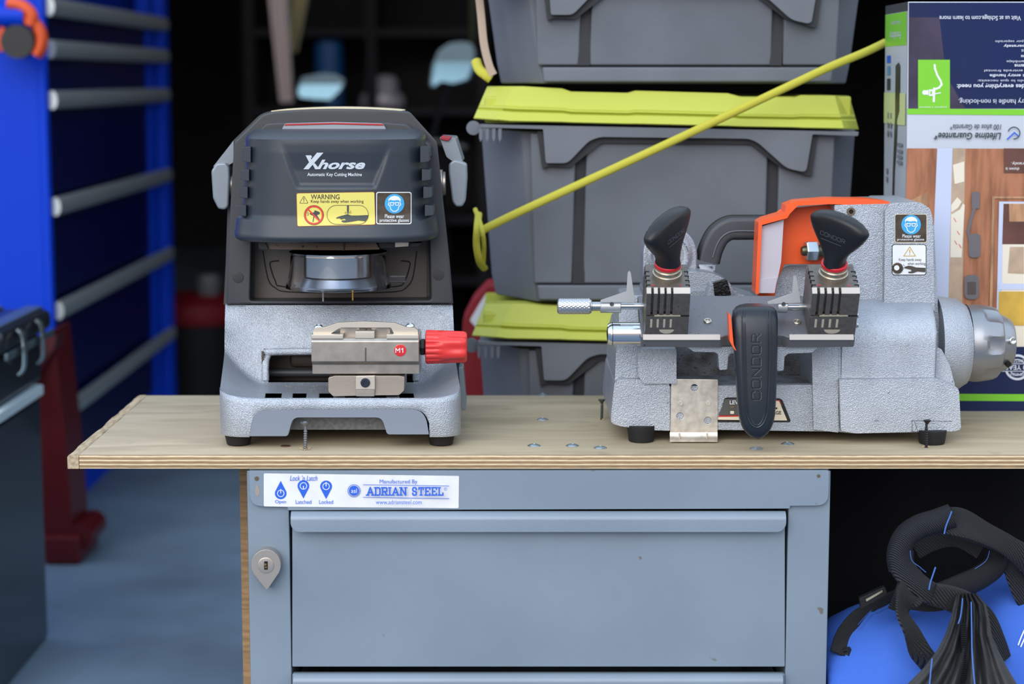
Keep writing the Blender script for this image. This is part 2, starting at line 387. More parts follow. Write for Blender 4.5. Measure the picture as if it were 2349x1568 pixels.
# ---------------- plywood board ----------------
def plymat():
    m = bpy.data.materials.new('plywood'); m.use_nodes = True; n = m.node_tree; b = n.nodes['Principled BSDF']; L = n.links.new
    b.inputs['Roughness'].default_value = .62
    t = n.nodes.new('ShaderNodeTexCoord'); g = n.nodes.new('ShaderNodeNewGeometry')
    # top: pale grey-tan face veneer with long figure and a few stains
    mp = n.nodes.new('ShaderNodeMapping'); mp.inputs['Scale'].default_value = (1.1,4.5,1); L(t.outputs['Object'], mp.inputs[0])
    nz = n.nodes.new('ShaderNodeTexNoise'); nz.inputs['Scale'].default_value = 5; nz.inputs['Detail'].default_value = 6; nz.inputs['Distortion'].default_value = .8
    L(mp.outputs[0], nz.inputs['Vector'])
    r1 = n.nodes.new('ShaderNodeValToRGB'); e = r1.color_ramp.elements
    e[0].position = .25; e[0].color = (*lin((150,136,112)),1); e[1].position = .75; e[1].color = (*lin((186,171,144)),1); L(nz.outputs[0], r1.inputs[0])
    n2 = n.nodes.new('ShaderNodeTexNoise'); n2.inputs['Scale'].default_value = 14; n2.inputs['Detail'].default_value = 3; L(t.outputs['Object'], n2.inputs['Vector'])
    mr_ = n.nodes.new('ShaderNodeMapRange'); mr_.inputs[1].default_value = .66; mr_.inputs[2].default_value = .76; mr_.inputs[4].default_value = .6; L(n2.outputs[0], mr_.inputs[0])
    mx = n.nodes.new('ShaderNodeMix'); mx.data_type = 'RGBA'; L(mr_.outputs[0], mx.inputs[0]); L(r1.outputs[0], mx.inputs[6]); mx.inputs[7].default_value = (*lin((128,116,96)),1)
    # edge: alternating plies by height
    sp = n.nodes.new('ShaderNodeSeparateXYZ'); L(t.outputs['Object'], sp.inputs[0])
    n3 = n.nodes.new('ShaderNodeTexNoise'); n3.inputs['Scale'].default_value = 20; L(t.outputs['Object'], n3.inputs['Vector'])
    ma = n.nodes.new('ShaderNodeMath'); ma.operation = 'MULTIPLY_ADD'; ma.inputs[1].default_value = .0012; L(n3.outputs[0], ma.inputs[0]); L(sp.outputs[2], ma.inputs[2])
    mm = n.nodes.new('ShaderNodeMath'); mm.operation = 'MULTIPLY'; mm.inputs[1].default_value = 1/.0051; L(ma.outputs[0], mm.inputs[0])
    fr = n.nodes.new('ShaderNodeMath'); fr.operation = 'FRACT'; L(mm.outputs[0], fr.inputs[0])
    r2 = n.nodes.new('ShaderNodeValToRGB'); e = r2.color_ramp.elements
    e[0].position = 0; e[0].color = (*lin((226,206,168)),1); e[1].position = 1; e[1].color = (*lin((226,206,168)),1)
    for p, c in ((.42,(214,190,150)),(.48,(84,60,40)),(.55,(92,68,46)),(.60,(165,130,92)),(.84,(176,142,102)),(.90,(88,64,44)),(.96,(92,68,46))):
        q = e.new(p); q.color = (*lin(c),1)
    L(fr.outputs[0], r2.inputs[0])
    n4 = n.nodes.new('ShaderNodeTexNoise'); n4.inputs['Scale'].default_value = 60; n4.inputs['Detail'].default_value = 5
    mp4 = n.nodes.new('ShaderNodeMapping'); mp4.inputs['Scale'].default_value = (1,1,12); L(t.outputs['Object'], mp4.inputs[0]); L(mp4.outputs[0], n4.inputs['Vector'])
    m4 = n.nodes.new('ShaderNodeMapRange'); m4.inputs[1].default_value = .3; m4.inputs[2].default_value = .7; m4.inputs[3].default_value = .72; m4.inputs[4].default_value = 1.08; L(n4.outputs[0], m4.inputs[0])
    mu = n.nodes.new('ShaderNodeVectorMath'); mu.operation = 'SCALE'; L(r2.outputs[0], mu.inputs[0]); L(m4.outputs[0], mu.inputs['Scale'])
    sn = n.nodes.new('ShaderNodeSeparateXYZ'); L(g.outputs['True Normal'], sn.inputs[0])
    gt = n.nodes.new('ShaderNodeMath'); gt.operation = 'GREATER_THAN'; gt.inputs[1].default_value = .6; L(sn.outputs[2], gt.inputs[0])
    fx = n.nodes.new('ShaderNodeMix'); fx.data_type = 'RGBA'; L(gt.outputs[0], fx.inputs[0]); L(mu.outputs[0], fx.inputs[6]); L(mx.outputs[2], fx.inputs[7])
    L(fx.outputs[2], b.inputs['Base Color'])
    bp = n.nodes.new('ShaderNodeBump'); bp.inputs['Strength'].default_value = .15; bp.inputs['Distance'].default_value = .002; L(nz.outputs[0], bp.inputs['Height']); L(bp.outputs[0], b.inputs['Normal'])
    return m
PLY = plymat()
XL = W(155,1042,0).x; XI = W(181,1042,0).x; BD = .468; BT = .0178
board = thing('plywood_board', 'long pale plywood board with striped edge carrying both key machines', 'board', (0,0,ZB-BT))
new(PLY).box((XI,0,ZB-BT),(1.06,BD,ZB),.0005).add('panel', board, wn=False)
STRIP = mat('strip_wood', (188,170,140), .7, var=.3, vscale=40, stretch=(6,1,6), c2=(150,126,100), bump=.4, bscale=200)
L0 = [];
b = new(STRIP); secs = []
for i in range(25):
    y = BD*i/24; j = random.uniform(-.0012,.0012); z1 = ZB+.0008+random.uniform(-.0006,.0006)
    secs.append([(XL+j,y,ZB-BT),(XI-.0006,y,ZB-BT),(XI-.0006,y,z1-.001),(XI-.003,y,z1),(XL+.002+j,y,z1-.0005),(XL+j,y,z1-.003)])
b.loft(secs).add('edge_strip', board, 'rough solid wood edging strip on the left end', wn=False)
# ---------------- steel drawer cabinet ----------------
GRY = mat('cabinet_grey', (129,143,156), .38, .12, bump=.12, bscale=420, var=.05, vscale=6, dots=(38,.76,(110,105,98)))
cab = thing('drawer_cabinet', 'grey steel drawer cabinet with keyed lock under the plywood board', 'cabinet', (W(1235,1300,0).x, .2, 0))
CY0 = .004
def cx(px): return W(px,1300,CY0).x
def cz(py): return W(1174,py,CY0).z
zt = ZB-BT-.0005
xa, xb = cx(569), cx(1902)
b = new(GRY)
b.box((xa,CY0+.002,0),(cx(665),.45,zt-.003),.002)
b.box((cx(1806),CY0+.002,0),(xb,.45,zt-.003),.002)
b.box((cx(660),.43,0),(cx(1810),.445,zt-.003)); b.box((cx(660),.05,0),(cx(1810),.43,.03))
b.add('frame', cab)
b = new(GRY)
P = rnd([(571,1079),(1902,1078),(1900,1159),(1812,1160),(1812,1166),(660,1170),(660,1163),(574,1160)], [6,6,26,2,2,2,2,26])
b.ext(P, CY0-.004, CY0+.004, .0015)
b.box((cx(575),CY0+.003,zt-.012),(cx(1896),.44,zt),.001)
b.add('top_rail', cab)
new(mat('scuff_pale',(150,140,132),.6)).ext(rnd([(588,1108),(594,1118),(596,1130),(590,1140),(584,1128)],3), CY0-.0044, CY0-.004).add('weld_scar', cab)
new(mat('rust',(96,80,66),.8)).lathe([(0,0),(.0028,0),(.0028,.0006),(0,.0008)], W(589,1097,CY0-.004), (0,-1,0), 16).add('rivet', cab)
new(MC['rust']).lathe([(0,0),(.0022,0),(.0022,.0006),(0,.0008)], W(1878,1091,CY0-.004), (0,-1,0), 16).add('rivet', cab)
def drawer(y0, y1, seg=True):
    b = new(GRY); b.pbox(670,y0+4,1801,y1,CY0+.001,CY0+.012,.0015)
    b.box((cx(674),CY0+.01,cz(y1)),(cx(1797),CY0+.40,cz(y1)+.01)); b.box((cx(674),CY0+.01,cz(y1)),(cx(677),CY0+.40,cz(y0)-.02)); b.box((cx(1794),CY0+.01,cz(y1)),(cx(1797),CY0+.40,cz(y0)-.02))
    d = b.add('drawer', cab)
    # rolled pull: side profile swept along the drawer width, lower corners rounded
    b = new(GRY)
    zz = cz(y0); h = cz(y0)-cz(y0+44)
    prof = [(.001,zz-.001),(-.004,zz),(-.009,zz-.0015),(-.0125,zz-.006),(-.0135,zz-.010),(-.0135,zz-h),(-.0115,zz-h),(-.0115,zz-.011),(-.008,zz-.0045),(.001,zz-.004)]
    secs = []
    n = 10; r = .012; x0, x1 = cx(671), cx(1798)
    for i in range(n+1):
        t = i/n*math.pi/2; x = x0+r*(1-math.cos(t)); f = math.sin(t); secs.append((x, f))
    secs += [(x1-(x-x0), f) for x, f in secs[::-1]]
    S = []
    for x, f in secs:
        c = (1-f)*min(h*.6, r)
        S.append([(x, CY0+p[0], max(p[1], zz-h+c) if p[1] < zz-.012 else p[1]) for p in prof])
    b.loft(S); b.add('pull', d)
    return d
drawer(1170,1529); drawer(1541,1900)
# lock: teardrop escutcheon, cylinder, keyway
LK = mat('lock_nickel', (176,168,160), .35, .75, bump=.08, bscale=900)
lp = [(610+34*math.cos(math.radians(a)), 1296+36*math.sin(math.radians(a))) for a in range(150, 391, 12)]
lp = rnd(lp+[(612,1354)], [0]*len(lp)+[5])
b = new(LK); b.ext(lp, CY0-.016, CY0+.002, .0018)
lk = b.add('lock', cab, 'teardrop shaped nickel lock')
b = new(LK).lathe([(.0092,0),(.0102,.0004),(.0102,.0008),(.0092,.0012),(0,.0012)], W(610,1296,CY0-.016), (0,-1,0), 36); b.add('lock_cylinder', lk)
b = new(DARK).pbox(606,1287,614,1306,CY0-.0178,CY0-.0165); b.use(mat('brass',(176,140,70),.35,.9)).pbox(607,1292,611,1296,CY0-.0182,CY0-.0176).pbox(608,1299,612,1302,CY0-.0182,CY0-.0176); b.add('keyway', lk)
# sticker
a = Art(onY(CY0-.004)); PB = mat('sticker_white', (226,226,226), .4, var=.04, vscale=40)
a.poly(rnd([(605,1085),(1053,1091),(1052,1165),(605,1161)],3), PB)
def drop(x, y, up):
    s_ = -1 if up else 1; cyy = y+ (8 if up else -10)
    P = [(x+13.5*math.cos(math.radians(t)), cyy+s_*-13.5*math.sin(math.radians(t))) for t in range(-20, 201, 10)]
    a.poly(P+[(x, cyy+s_*29)], BLUEINK)
    a.ring(x, cyy, 7.5, 1.5, WHITE)
drop(644,1123,True); drop(696,1124,False); drop(748,1125,False)
a.rect(643,1121,645,1131,WHITE); a.rect(695,1114,697,1121,WHITE); a.rect(747,1105,749,1115,WHITE)
a.text('Lock \u2019n Latch', 665,1090,728,1102, BLUEINK, shear=.25); a.text('Open', 631,1146,656,1156, BLUEINK); a.text('Latched', 678,1146,714,1155, BLUEINK); a.text('Locked', 732,1146,764,1155, BLUEINK)
a.ring(812,1125,14,1.2,BLUEINK); a.poly(circ(812,1125,11.5),BLUEINK); a.text('asl', 805.5,1120,818.5,1130, WHITE)
a.text('Manufactured By', 871,1099,957,1111, BLUEINK)
a.line([(833,1111),(1030,1114)], 1.2, BLUEINK); a.line([(833,1140),(1030,1143)], 1.2, BLUEINK)
Wd = {'I':.12,' ':.35,'A':1.1,'N':.95,'E':.8,'L':.75,'T':.85,'S':.72,'D':.85,'R':.85}
a.strokes('ADRIAN STEEL', 843,1118,1016,1135, 3.3, BLUEINK, gap=.55, serif=True, w=Wd)
a.ring(1022,1121,3.2,.8,BLUEINK); a.text('R',1020.5,1119,1023.5,1123,BLUEINK)
a.text('www.adriansteel.com', 862,1146,967,1156, BLUEINK)
a.add('maker_sticker', cab, label='white sticker with blue drop symbols and blue lettering')
# plywood side support standing behind the cabinet's left edge
SUP = mat('support_ply', (168,132,92), .65, var=.25, vscale=20, stretch=(1,1,8))
x0 = W(553,1300,.20).x; b = new(SUP).box((x0,.20,0),(xa-.001,.44,ZB-BT),.0008)
tag(b.add('plywood_support', origin=(x0,.3,0)), 'upright brown plywood panel behind left side of grey cabinet', 'panel')
# ---------------- screws and fixings on the board ----------------
SCM = mat('zinc_screw', (140,140,142), .35, .85); SCD = mat('black_screw', (52,50,52), .4, .7); SCG = mat('dull_screw', (84,92,84), .42, .7)
HEAD = mat('zinc_head', (165,176,184), .28, .8)
def upscrew(px, pbot, ptop, m, label, r=.0022, name='wood_screw'):
    p = WZ(px, pbot, ZB); p.z = ZB-.0015; s = (W(px, ptop, p.y).z-p.z); H = s
    o = thing(name, label, 'screw', (p.x,p.y,ZB), 'screws standing up out of the board')
    pr = [(0,0)]; k = 9; hh = H*.72
    for i in range(k):
        z = hh*i/k; pr += [(r*.72,z+hh/k*.15),(r*1.12,z+hh/k*.5),(r*.72,z+hh/k*.85)]
    pr += [(r*.72,hh),(r*.72,H-.0055),(0,H-.0055)]
    # threads lean like a helix
    b = new(m).lathe(pr, p, (random.uniform(-.03,.03), 0, 1), 16); b.add('shank', o)
    q = p+Vector((0,0,H-.0058)); b = new(m).lathe([(r*.75,0),(r*1.2,.0018),(r*2.2,.0046),(r*2.2,.0055),(r*1.2,.0056),(r*.9,.0046),(0,.0046)], q, (0,0,1), 24); b.add('screw_head', o)
    chips = new(mat('wood_chips', (214,184,136), .8))
    for i in range(8):
        a_ = random.uniform(0,6.28); d = random.uniform(.002,.0055); c = Vector((p.x+d*math.cos(a_), p.y+d*math.sin(a_), ZB+.0008))
        chips.cyl(c, c+Vector((random.uniform(-.004,.004),random.uniform(-.003,.003),random.uniform(.001,.0035))), .0005, 5, .0001)
    chips.add('wood_splinters', o, 'pale torn splinters at the screw hole'); return o
upscrew(700,1032,967,SCM,'bright zinc screw standing in front of grey arch of left machine', .0026)
upscrew(1380,962,915,SCG,'dull greenish screw standing alone left of the silver machine', .0022)
upscrew(2125,1026,962,SCD,'black drywall screw standing before right foot of silver machine', .0022)
def truss(px, py, r, label, m=HEAD, flat=False):
    p = WZ(px, py, ZB)
    b = new(m).lathe([(r,0),(r,.0003),(r*.9,.0010),(r*.5,.0022 if not flat else .0009),(r*.28,.0027 if not flat else .001),(r*.2,.0018 if not flat else .0008),(0,.0018 if not flat else .0008)], p, (0,0,1), 32)
    return tag(b.add('screw_head', origin=tuple(p)), label, 'screw', 'flat round screw heads driven into the board')
for px, py, r, lb in ((1245,906,.0075,'round zinc screw head on far back edge of the board'),
    (1245,962,.008,'round zinc screw head mid board between the two machines'),
    (1225,1022,.0085,'leftmost of three zinc screw heads in row near front edge'),
    (1313,1022,.0085,'middle of three zinc screw heads in row near front edge'),
    (1377,1027,.0085,'rightmost of three zinc screw heads, left of silver machine foot'),
    (1735,1029,.0085,'zinc screw head directly below tip of black lever'),
    (1807,1018,.0085,'zinc screw head right of black lever tip')):
    truss(px, py, r, lb)
truss(655,1023,.0065,'small rusty brown flat screw head beside left machine foot', mat('rusty_head',(104,78,62),.6,.4), True)
p = WZ(1130,908,ZB); 
# ================= left machine: automatic key cutter =================
o = W(780,1000,.21)
KM = thing('key_cutting_machine', 'dark grey automatic key cutting machine with red clamp knob and clear hood', 'key machine', (o.x,.21,ZB))
HW = .1555; MXC = W(781,950,.045).x
zt_ = W(781,700,.235).z; z_rim = W(781,912,.045).z; z_bot = W(781,1001,.045).z; z_tray = z_rim-.006; z_arch = W(781,940,.045).z
SK = .09   # the machine stands turned a few degrees
def xat(px, Y, py=950): return W(px, py, Y).x+SK*(Y-.045)
YB = .385
# casting: a grid of columns (x) and rows running front skirt -> rim -> tray -> fillet -> rear wall -> back
slots = [(xat(p,.095), xat(q,.095)) for p, q in ((607,648),(670,705),(731,767),(790,826),(852,888),(915,952))]
win = (xat(618,.21), xat(948,.21)); zw = (z_tray+.003, W(781,812,.212).z)
archx = (xat(566,.045), xat(985,.045))
xs = set([round(MXC-HW+2*HW*i/56,5) for i in range(57)])
for t in range(7):
    c = HW-.03*(1-math.cos(t/6*math.pi/2)); xs |= {round(MXC+c,5), round(MXC-c,5)}
for a_, b_ in slots+[win, archx]: xs |= {round(a_,5), round(b_,5)}
xs |= {round(W(p,950,.045).x,5) for p in (567,569,572,576,581,587,594,602,611,940,950,958,964,969,974,978,981,984)}
xs = sorted(xs); xs = [x for i, x in enumerate(xs) if i == 0 or x-xs[i-1] > .0003 or any(abs(x-q) < 2e-5 for s_ in slots+[win,archx] for q in s_)]
def yfront(x):
    d = abs(x-MXC)-(HW-.03)
    return .040 + (0 if d <= 0 else .03-math.sqrt(max(0,.03**2-d*d)))
def lift(x, y):
    d = HW-abs(x-MXC); w = .05
    if d >= w: return 0
    t = max(0, min(1, (y-.05)/.145)); return ((1-d/w)**1.6)*(.006+.036*t**1.1)
rows = []  # (kind, y or f(x), z)
rows.append(('s', 0, 'bot')); rows.append(('s', 0, 'mid')); rows.append(('s', 0, z_rim-.008)); rows.append(('s', .0012, z_rim-.0025)); rows.append(('s', .0045, z_rim)); rows.append(('s', .009, z_rim-.001)); rows.append(('s', .014, z_tray))
YT = [.070,.075,.118,.125,.15,.175]
for y in YT: rows.append(('t', y, z_tray))
YW = .198
for y, z in ((.186,z_tray+.0008),(.193,z_tray+.003),(YW,zw[0]+.006)): rows.append(('w', y, z))
nz_ = 10
for i in range(1, nz_+1):
    z = zw[0]+.006+(zt_-.004-zw[0]-.006)*i/nz_; rows.append(('w', YW+.034*(i/nz_)**1.2, z))
rows[-1] = ('w', .2335, zt_-.004)
# align one row with the top of the window
k = min(range(len(rows)), key=lambda i: abs(rows[i][2]-zw[1]) if rows[i][0] == 'w' else 9); rows[k] = ('w', rows[k][1], zw[1]); kwin = k
rows += [('b', .2365, zt_), ('b', YB-.006, zt_), ('b', YB, zt_-.006), ('b', YB, z_bot+.004), ('b', YB-.004, z_bot)]
bm = bmesh.new(); G = []
ARC = [(565,1001),(567,980),(571,965),(578,952),(588,944),(602,940),(780,938),(950,938),(964,942),(974,952),(981,968),(984,985),(986,1001)]
def interp(x, T):
    if x <= T[0][0]: return T[0][1]
    for (a0,b0),(a1,b1) in zip(T, T[1:]):
        if x <= a1: return b0+(b1-b0)*(x-a0)/(a1-a0)
    return T[-1][1]
for x in xs:
    col = []
    ar = archx[0]-1e-6 <= x <= archx[1]+1e-6
    za = z_arch
    if ar:
        pz = CX+x/(D+.045)*F
        za = W(781, interp(pz, ARC), .045).z
    for kd, y, z in rows:
        if kd == 's':
            yy = yfront(x)+y
            if z == 'bot': zz = za if ar else z_bot
            elif z == 'mid': zz = (za+.0035) if ar else z_bot+.003; yy = yy
            else: zz = z+lift(x, yy)*.8
            if z == 'bot': yy += .0015
            col.append((x, yy, zz))
        else:
            yy = max(y, yfront(x)+.016) if kd == 't' else y
            zz = z
            if kd != 'b': zz = z+lift(x, yy)*(1-max(0, (z-z_tray)/(zt_-z_tray)))
            col.append((x, yy, zz))
    G.append([bm.verts.new(c) for c in col])
nr = len(rows); it0 = 7
for i in range(len(xs)-1):
    xm = (xs[i]+xs[i+1])/2
    for j in range(nr-1):
        kd, y = rows[j][0], rows[j][1]
        if kd == 't' and abs(y-.075) < 1e-6 and any(a_ < xm < b_ for a_, b_ in slots): continue
        if j >= it0+len(YT)+1 and j < kwin and win[0] < xm < win[1]: continue
        bm.faces.new((G[i][j], G[i+1][j], G[i+1][j+1], G[i][j+1]))
    bm.faces.new((G[i][0], G[i][-1], G[i+1][-1], G[i+1][0])) if not (archx[0] < xm < archx[1]) else None
for c in (G[0], G[-1]):
    bm.faces.new(c)
bmesh.ops.recalc_face_normals(bm, faces=bm.faces)
mb = new(SILV); me_ = bpy.data.meshes.new('t'); bm.to_mesh(me_)
UNSK = lambda p: (p[0]-SK*(p[1]-.045), p[1], p[2]); mb.bm.from_mesh(me_)
# slot walls and ridged frame round the opening
for a_, b_ in slots:
    for xx in (a_, b_): mb.box((xx-.0009,.075,z_tray-.0045),(xx+.0009,.118,z_tray-.0002))
wy = lambda z: YW+.034*max(0,(z-zw[0]-.006)/(zt_-.004-zw[0]-.006))**1.2
fp = [(win[0]-.004,wy(zw[0])-.002,zw[0]+.002),(win[0]-.004,wy(zw[1]-.012)-.002,zw[1]-.012),(win[0]-.001,wy(zw[1]),zw[1]-.002),(win[0]+.010,wy(zw[1])-.001,zw[1]+.004),(win[1]-.010,wy(zw[1])-.001,zw[1]+.004),(win[1]+.001,wy(zw[1]),zw[1]-.002),(win[1]+.004,wy(zw[1]-.012)-.002,zw[1]-.012),(win[1]+.004,wy(zw[0])-.002,zw[0]+.002)]
mb.sweep(fp, .0052, .0035, seg=10, smooth=4)
for v in mb.bm.verts: v.co.x -= SK*(v.co.y-.045)
mb.add('base', KM, wn=False, ang=50)
# dark interior behind the opening and under the tray
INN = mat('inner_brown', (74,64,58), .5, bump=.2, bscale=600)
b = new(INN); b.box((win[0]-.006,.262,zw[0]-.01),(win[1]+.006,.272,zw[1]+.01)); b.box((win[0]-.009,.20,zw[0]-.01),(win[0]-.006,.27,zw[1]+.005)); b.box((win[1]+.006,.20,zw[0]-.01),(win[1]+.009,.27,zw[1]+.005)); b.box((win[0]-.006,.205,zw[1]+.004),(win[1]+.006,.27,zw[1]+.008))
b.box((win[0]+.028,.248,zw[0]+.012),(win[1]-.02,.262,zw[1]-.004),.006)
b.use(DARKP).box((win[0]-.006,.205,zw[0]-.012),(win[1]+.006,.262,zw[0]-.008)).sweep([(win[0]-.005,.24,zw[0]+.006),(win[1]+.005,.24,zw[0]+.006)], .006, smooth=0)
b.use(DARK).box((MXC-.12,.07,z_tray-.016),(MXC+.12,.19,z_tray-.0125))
for v in b.bm.verts: v.co.x -= SK*(v.co.y-.045)
b.add('chip_chamber', KM)
b = new(mat('brass_chips',(206,170,90),.4,.8))
for i in range(90):
    c = Vector((random.uniform(win[0],win[1]), random.uniform(.21,.235), zw[0]-.0075)); b.box(c, c+Vector((random.uniform(.0003,.0012),.0006,.0005)))
for i in range(60):
    c = Vector((random.uniform(win[0]-.02,win[1]), random.uniform(.13,.18), z_tray+.0002)); b.box(c, c+Vector((random.uniform(.0003,.0008),.0006,.0004)))
for v in b.bm.verts: v.co.x -= SK*(v.co.y-.045)
tag(b.add('metal_chips', KM, 'scattered golden key shavings'), None, None, kind='stuff')
# grey arch insert
b = new(mat('smooth_grey', (124,132,144), .4, bump=.08, bscale=900, dots=(120,.74,(170,175,180))))
P = rnd([(565,1000),(568,975),(590,940),(962,938),(978,960),(984,996),(888,996),(876,957),(672,957),(660,1000)], [2,10,30,30,10,2,6,14,14,6])
b.ext(P, .0405, .060, .0012); b.add('front_insert', KM)
b = new(mat('under_grey',(120,122,124),.55,.2,var=.2,vscale=200)).box((xat(650,.07),.075,W(781,985,.075).z),(xat(900,.07),.13,z_arch)); b.add('bottom_plate', KM)
# feet
ft = []
for fx, fy in ((547,.070),(1012,.070),(547,.34),(1012,.34)):
    X = W(fx, 1000, .07).x; X = X-SK*(fy-.07)
    b = new(RUB).lathe([(.0135,0),(.0150,.001),(.0185,z_bot-ZB+.002),(0,z_bot-ZB+.002)], (X,fy,ZB+.0004), (0,0,1), 40); b.add('foot', KM)
# upper housing
YC = .235
OUT = [(519,698),(524,600),(528,480),(537,326),(602,263),(628,256),(690,251),(765,249),(850,250),(905,253),(940,256),(1003,326),(1019,480),(1032,600),(1040,696)]
OUTR = [0,0,0,6,6,0,0,0,0,0,6,6,0,0,0]
hole = rnd([(579,480),(983,480),(989,688),(573,690)], [3,3,7,7])
b = new(DARKP); b.holed(rnd(OUT,OUTR), [hole], YC, YC+.045, .0025); b.ext(rnd(OUT,OUTR), YC+.04, YB-.01, 0)
for v in b.bm.verts: v.co.x -= SK*(v.co.y-YC)
b.add('housing', KM)
new(mat('recess_brown',(98,92,88),.5,bump=.1,bscale=900)).pbox(585,500,979,692,YC+.0385,YC+.0402).add('recess_panel', KM)
# panel seams on the recess wall
b = new(DARK)
def seamloop(P, Y, r): return [W(x,y,Y) for x,y in P]
Ys = YC+.0383
b.sweep(seamloop([(640,598),(622,600),(620,610),(632,645),(650,657),(780,660),(905,657),(928,645),(940,610),(938,600),(920,598)],Ys,0), .0009, seg=6, smooth=3)
b.sweep(seamloop([(603,575),(615,640),(632,660),(660,669),(780,671),(905,669),(935,656),(948,632),(956,575)],Ys,0), .0008, seg=6, smooth=3)
b.add('panel_seam', KM)
b = new(mat('plug_grey',(44,44,46),.5))
for x,y in ((546,636),(1006,630)):
    new(MC['plug_grey']).lathe([(.0075,0),(.0075,.0006),(.007,.0009),(0,.0009)], W(x,y,YC), (0,-1,0), 32).add('cover_plug', KM)
# thin cream sheet lying over the curved top, red lamp strip
b = new(mat('cream_sheet',(222,208,172),.45)); S = []
for i in range(17):
    x = 622+(920-622)*i/16; yy = 256-7*math.sin(i/16*math.pi)**.8
    p = W(x, yy, YC+.004); S.append([p+Vector((0,0,0)), p+Vector((0,0,.0012)), p+Vector((0,.11,.0012)), p+Vector((0,.11,0))])
b.loft(S); b.add('top_cover', KM, 'thin cream coloured curved cover plate')
# head cover (bulging)
Yh = .128
def headrow(py, hw_px, dep, cx_=769.5):
    z = W(768, py, Yh+ (1-dep)*.1).z; hw = hw_px/F*(D+.19)
    return z, hw, dep, (cx_-CX)/F*(D+.19)
HR = [headrow(296,176,.45), headrow(300,192,.62), headrow(312,205,.86), headrow(320,207,.97), headrow(350,208,.985), headrow(400,212,.99), headrow(450,216,.995), headrow(497,221,1), headrow(507,231,1.012), headrow(532,234,1.05), headrow(545,236,1.075), headrow(553,234,1.065), headrow(557,229,1.02)]
def hinterp(z):
    for (z0,w0,d0,c0),(z1,w1,d1,c1) in zip(HR, HR[1:]):
        if z0 >= z >= z1:
            t = (z0-z)/(z0-z1); return w0+(w1-w0)*t, d0+(d1-d0)*t, c0
    return HR[5][1], HR[5][2], HR[5][3]
NE = 3.6
def hy(x, z):
    w, d, c = hinterp(z); u = min(.9999, abs(x-c)/w); return (YC+.01)-(YC+.01-Yh)*d*(1-u**NE)**(1/NE)
secs = []
for z, w, d, c in HR:
    sc = []
    for i in range(401):
        t = math.pi*i/400; cs = math.cos(t); sn = math.sin(t)
        x = -w*math.copysign(abs(cs)**(2/NE), cs); y = (YC+.01)-(YC+.01-Yh)*d*abs(sn)**(2/NE)
        # logo recess
        X = c+x; pxx = CX+X/(D+y)*F
        sc.append((X, y, z))
    secs.append(sc)
# refine in height and press the logo recess in
fine = []
for A, B in zip(secs, secs[1:]):
    n = max(1, int((A[0][2]-B[0][2])/.0025))
    for k in range(n): fine.append([tuple(A[j][q]+(B[j][q]-A[j][q])*k/n for q in range(3)) for j in range(401)])
fine.append(secs[-1])
def resample(sc):
    cum = [0]
    for p, q in zip(sc, sc[1:]): cum.append(cum[-1]+math.dist(p, q))
    out = []; k = 0
    for i in range(181):
        t = cum[-1]*i/180
        while k < len(sc)-2 and cum[k+1] < t: k += 1
        q = (t-cum[k])/max(1e-9, cum[k+1]-cum[k]); out.append(tuple(sc[k][m]+(sc[k+1][m]-sc[k][m])*q for m in range(3)))
    return out
def toPx(p):
    r = Vector(p)-Vector((0,-D,ZC)); dp = r.y*math.cos(TH)-r.z*math.sin(TH); v = r.y*math.sin(TH)+r.z*math.cos(TH)
    return CX+F*r.x/dp, CY-F*v/dp
def press(p):
    x, y = toPx(p)
    if not (325 < y < 445): return 0
    # trapezoid 645-898 at top y 345, 676-866 at bottom y 432
    t = (y-345)/(430-345); l = 646+(680-646)*t; r = 896+(862-896)*t
    d = min(x-l, r-x, 432-y)
    k = max(0, min(1, d/9)); top = max(0, min(1, (y-330)/60)); return .0042*k*k*(3-2*k)*top
S = []
for sc in fine:
    rs = resample(sc); S.append([(p[0], p[1]+(press(p) if p[1] < YC-.05 else 0), p[2]) for p in rs])
b = new(HEADP); b.loft(S, cap=True)
head = b.add('head_cover', KM, wn=False, ang=50)
# forehead ledge that carries the lamp strip
b = new(DARKP); b.ext(rnd([(560,330),(612,284),(650,282),(885,282),(932,286),(985,334),(985,360),(560,360)],[4,6,0,0,6,4,0,0]), YC-.028, YC+.004, .0015, scale=1.03); b.add('brow', KM)
b = new(mat('lens_grey',(150,156,166),.25)).ext(rnd([(646,297),(654,283),(765,280),(878,283),(886,297)],[2,4,0,4,2]), YC-.034, YC-.02, .001); ln = b.add('lamp_strip', KM)
new(mat('lamp_red',(170,38,44),.3)).ext([(652,288),(765,285),(880,288),(878,284),(765,281.5),(655,284)], YC-.0348, YC-.030, .0003).add('red_lens', ln)
# side fins
for sgn, cxp in ((-1,555),(1,984)):
    for k, (y0,y1) in enumerate(((336,370),(388,412),(428,452),(470,493))):
        e_ = cxp+sgn*(3.5*k); i_ = e_-sgn*20
        b = new(HEADP).ext(rnd([(e_,y0+2),(i_,y0),(i_,y1+3),(e_,y1)],2), YC-.085, YC-.03, .0008); b.add('vent_fin', KM)
# underside bits
b = new(mat('cast_brown',(110,96,84),.5,.4,bump=.5,bscale=900,dots=(150,.66,(50,44,40))))
b.ext(rnd([(602,556),(862,556),(872,572),(790,574),(690,573),(612,571)],4), .17, .225, .0012)
b.use(BLK).ext(rnd([(592,555),(608,555),(616,572),(594,571)],3), .165, .225, .001); b.ext([(866,556),(968,556),(960,566),(870,570)], .175, .225, .001); b.ext([(788,556),(791,556),(790,575),(787,575)], .168, .18)
b.add('spindle_plate', KM)
b = new(STEEL).ext([(906,555),(938,555),(937,565),(906,567)], .165, .185, .0006); b.add('latch_tab', KM)
